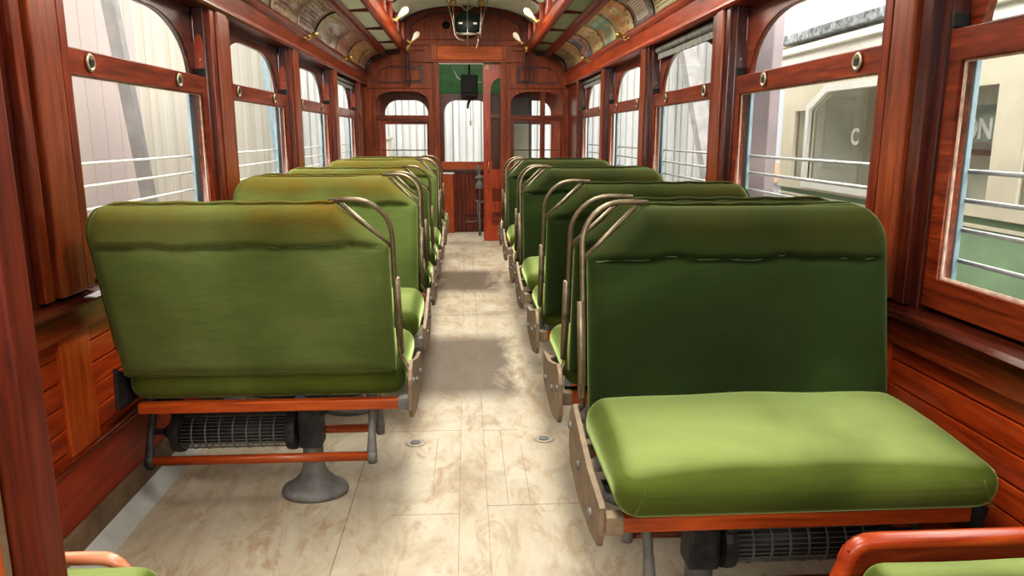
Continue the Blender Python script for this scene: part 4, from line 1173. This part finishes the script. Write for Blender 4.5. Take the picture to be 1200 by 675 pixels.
cb('inner_wall', 3.4, 3.45, -1.5, 6.1, -0.3, 2.0, TAN)
cb('end_wall', 2.66, 3.4, 6.02, 6.08, -0.3, 2.0, TAN)
cb('end_door', 2.80, 3.2, 5.99, 6.02, -0.3, 1.75, WCREAM, 0.01)
cb('door_glass', 2.88, 3.12, 5.98, 5.995, 1.05, 1.6, GREYW0)
cb('curtain', 3.2, 3.22, 4.9, 5.25, 0.9, 1.7, WCREAM)
cb('curtain', 3.2, 3.22, 6.0-0.35, 6.0-0.05, 0.9, 1.7, CREAM)
cb('seat_back', 2.9, 3.3, 5.1, 5.2, 0.3, 0.98, TAN, 0.02)
cb('inner_stripe', 3.37, 3.4, -1.5, 6.1, 1.18, 1.22, OWD['y'])
cb('post', 3.0, 3.08, 4.0, 4.08, 0.4, 1.85, IRON)
cb('post', 2.75, 2.85, 3.40, 3.50, 0.4, 1.85, TAN)
cb('sign_board', 2.80, 2.82, 3.75, 4.45, 1.28, 1.475, GRN2)
cb('glazing', 2.625, 2.629, 0.2, 4.05, 0.97, 1.56, GLASS, 0)
def letters(txt, y, z, size, mat):
    cu = bpy.data.curves.new('t', 'FONT'); cu.body = txt; cu.size = size; cu.extrude = 0.003; cu.align_x = 'CENTER'; cu.offset = 0.004
    o = bpy.data.objects.new('t', cu); COL.objects.link(o)
    dg = bpy.context.evaluated_depsgraph_get(); dg.update()
    me = bpy.data.meshes.new_from_object(o.evaluated_get(dg)); bpy.data.objects.remove(o)
    me.transform(Matrix(((0, 0, -1, 0), (-1, 0, 0, 0), (0, 1, 0, 0), (0, 0, 0, 1))))
    me.materials.clear(); me.materials.append(mat)
    q = bpy.data.objects.new('sign_lettering', me); COL.objects.link(q); q.parent = car; q.location = (2.795 - 2.7, y - 4.5, z + 0.9)
letters('ON', 4.02, 1.295, 0.155, WHITEP)
letters('C', 5.33, 1.25, 0.16, WHITEP)
# weathered purple-grey column beyond the first full right window
o = obj('timber_column', B(1.96, 2.03, 4.88, 5.35, -0.9, 3.0, 0.01), plain('purple_grey_timber', (0.30, 0.25, 0.26), 0.6, 0, 0.12, 3)); tag(o, 'broad purplish grey timber column outside the right windows', 'column')
# shed wall on the right
RW = vboards('white_shed_lining', [(0.32, 0.35, 0.38), (0.40, 0.42, 0.44), (0.45, 0.45, 0.44)], 3)
shed_sheet('wall_shed_right', 4.3, 6.2, 20.0, -0.9, 5.0, RW, 0.35)
struct('trim_%d' % tn[0], B(4.2, 4.3, 6.2, 20, 2.45, 2.62, 0), plain('tan_plate', (0.55, 0.38, 0.24), 0.7)); tn[0] += 1
struct('trim_%d' % tn[0], B(4.2, 4.3, 6.2, 20, 0.68, 0.95, 0), plain('tan_plate_2', (0.50, 0.33, 0.22), 0.7)); tn[0] += 1
beam('shed_brace', (3.6, 12.6, 2.9), (3.6, 9.7, -0.9), 0.22, GREYW, 'diagonal grey brace seen through the second full right window', 'brace')

# ================================================================== LIGHT
sc = bpy.context.scene
w = bpy.data.worlds.new('sky'); sc.world = w; w.use_nodes = True
nt = w.node_tree; bg = nt.nodes['Background']
tc = N(nt, 'ShaderNodeTexCoord'); sp = N(nt, 'ShaderNodeSeparateXYZ'); nt.links.new(tc.outputs['Generated'], sp.inputs[0])
cr = ramp(nt, [(0.0, (0.55, 0.52, 0.48)), (0.5, (0.9, 0.9, 0.88)), (1.0, (1.0, 1.0, 1.0))], sp.outputs[2])
nt.links.new(cr, bg.inputs[0]); bg.inputs[1].default_value = 3.2

def area(name, loc, rot, sx, sy, power, col=(1, 1, 1)):
    l = bpy.data.lights.new(name, 'AREA'); l.shape = 'RECTANGLE'; l.size = sx; l.size_y = sy; l.energy = power; l.color = col
    o = bpy.data.objects.new(name, l); COL.objects.link(o); o.location = loc; o.rotation_euler = rot; return o
# open skylights of the shed, above and to each side
area('skylight_right', (4.0, 4.5, 5.0), (0, math.radians(40), 0), 3, 14, 800, (1, 0.98, 0.95))
area('skylight_left', (-4.0, 4.5, 5.0), (0, math.radians(-40), 0), 3, 14, 800, (1, 0.97, 0.93))
area('rear_fill', (0.0, -0.85, 1.9), (math.radians(70), 0, 0), 0.6, 0.4, 16, (1, 0.98, 0.95))  # added fill light out of view, brightening the car from behind
for k, (y, pw) in enumerate(((0.7, 40), (2.9, 48), (5.1, 50), (7.3, 50))):  # added overhead fill lights, not actual fixtures of the car
    area('ceiling_fill', (0, y, 2.70), (0, 0, 0), 0.6, 1.6, pw, (1, 0.95, 0.86))

# ================================================================== CAMERA
f = 870.0; VX, VYp = 546.0, 159.0
th = math.atan((337.5 - VYp) / f); ps = math.atan(-(VX - 600) / f * math.cos(th))
cam = bpy.data.cameras.new('camera'); co = bpy.data.objects.new('camera', cam); COL.objects.link(co)
cam.sensor_fit = 'HORIZONTAL'; cam.sensor_width = 36; cam.lens = f * 36 / 1200; cam.clip_start = 0.02
co.location = (-0.02, 0, 1.31)
co.rotation_euler = (PI / 2 - th, 0, -ps)
sc.camera = co
sc.view_settings.view_transform = 'Standard'
sc.view_settings.exposure = 0.30
try: sc.view_settings.look = 'Medium High Contrast'
except Exception: pass
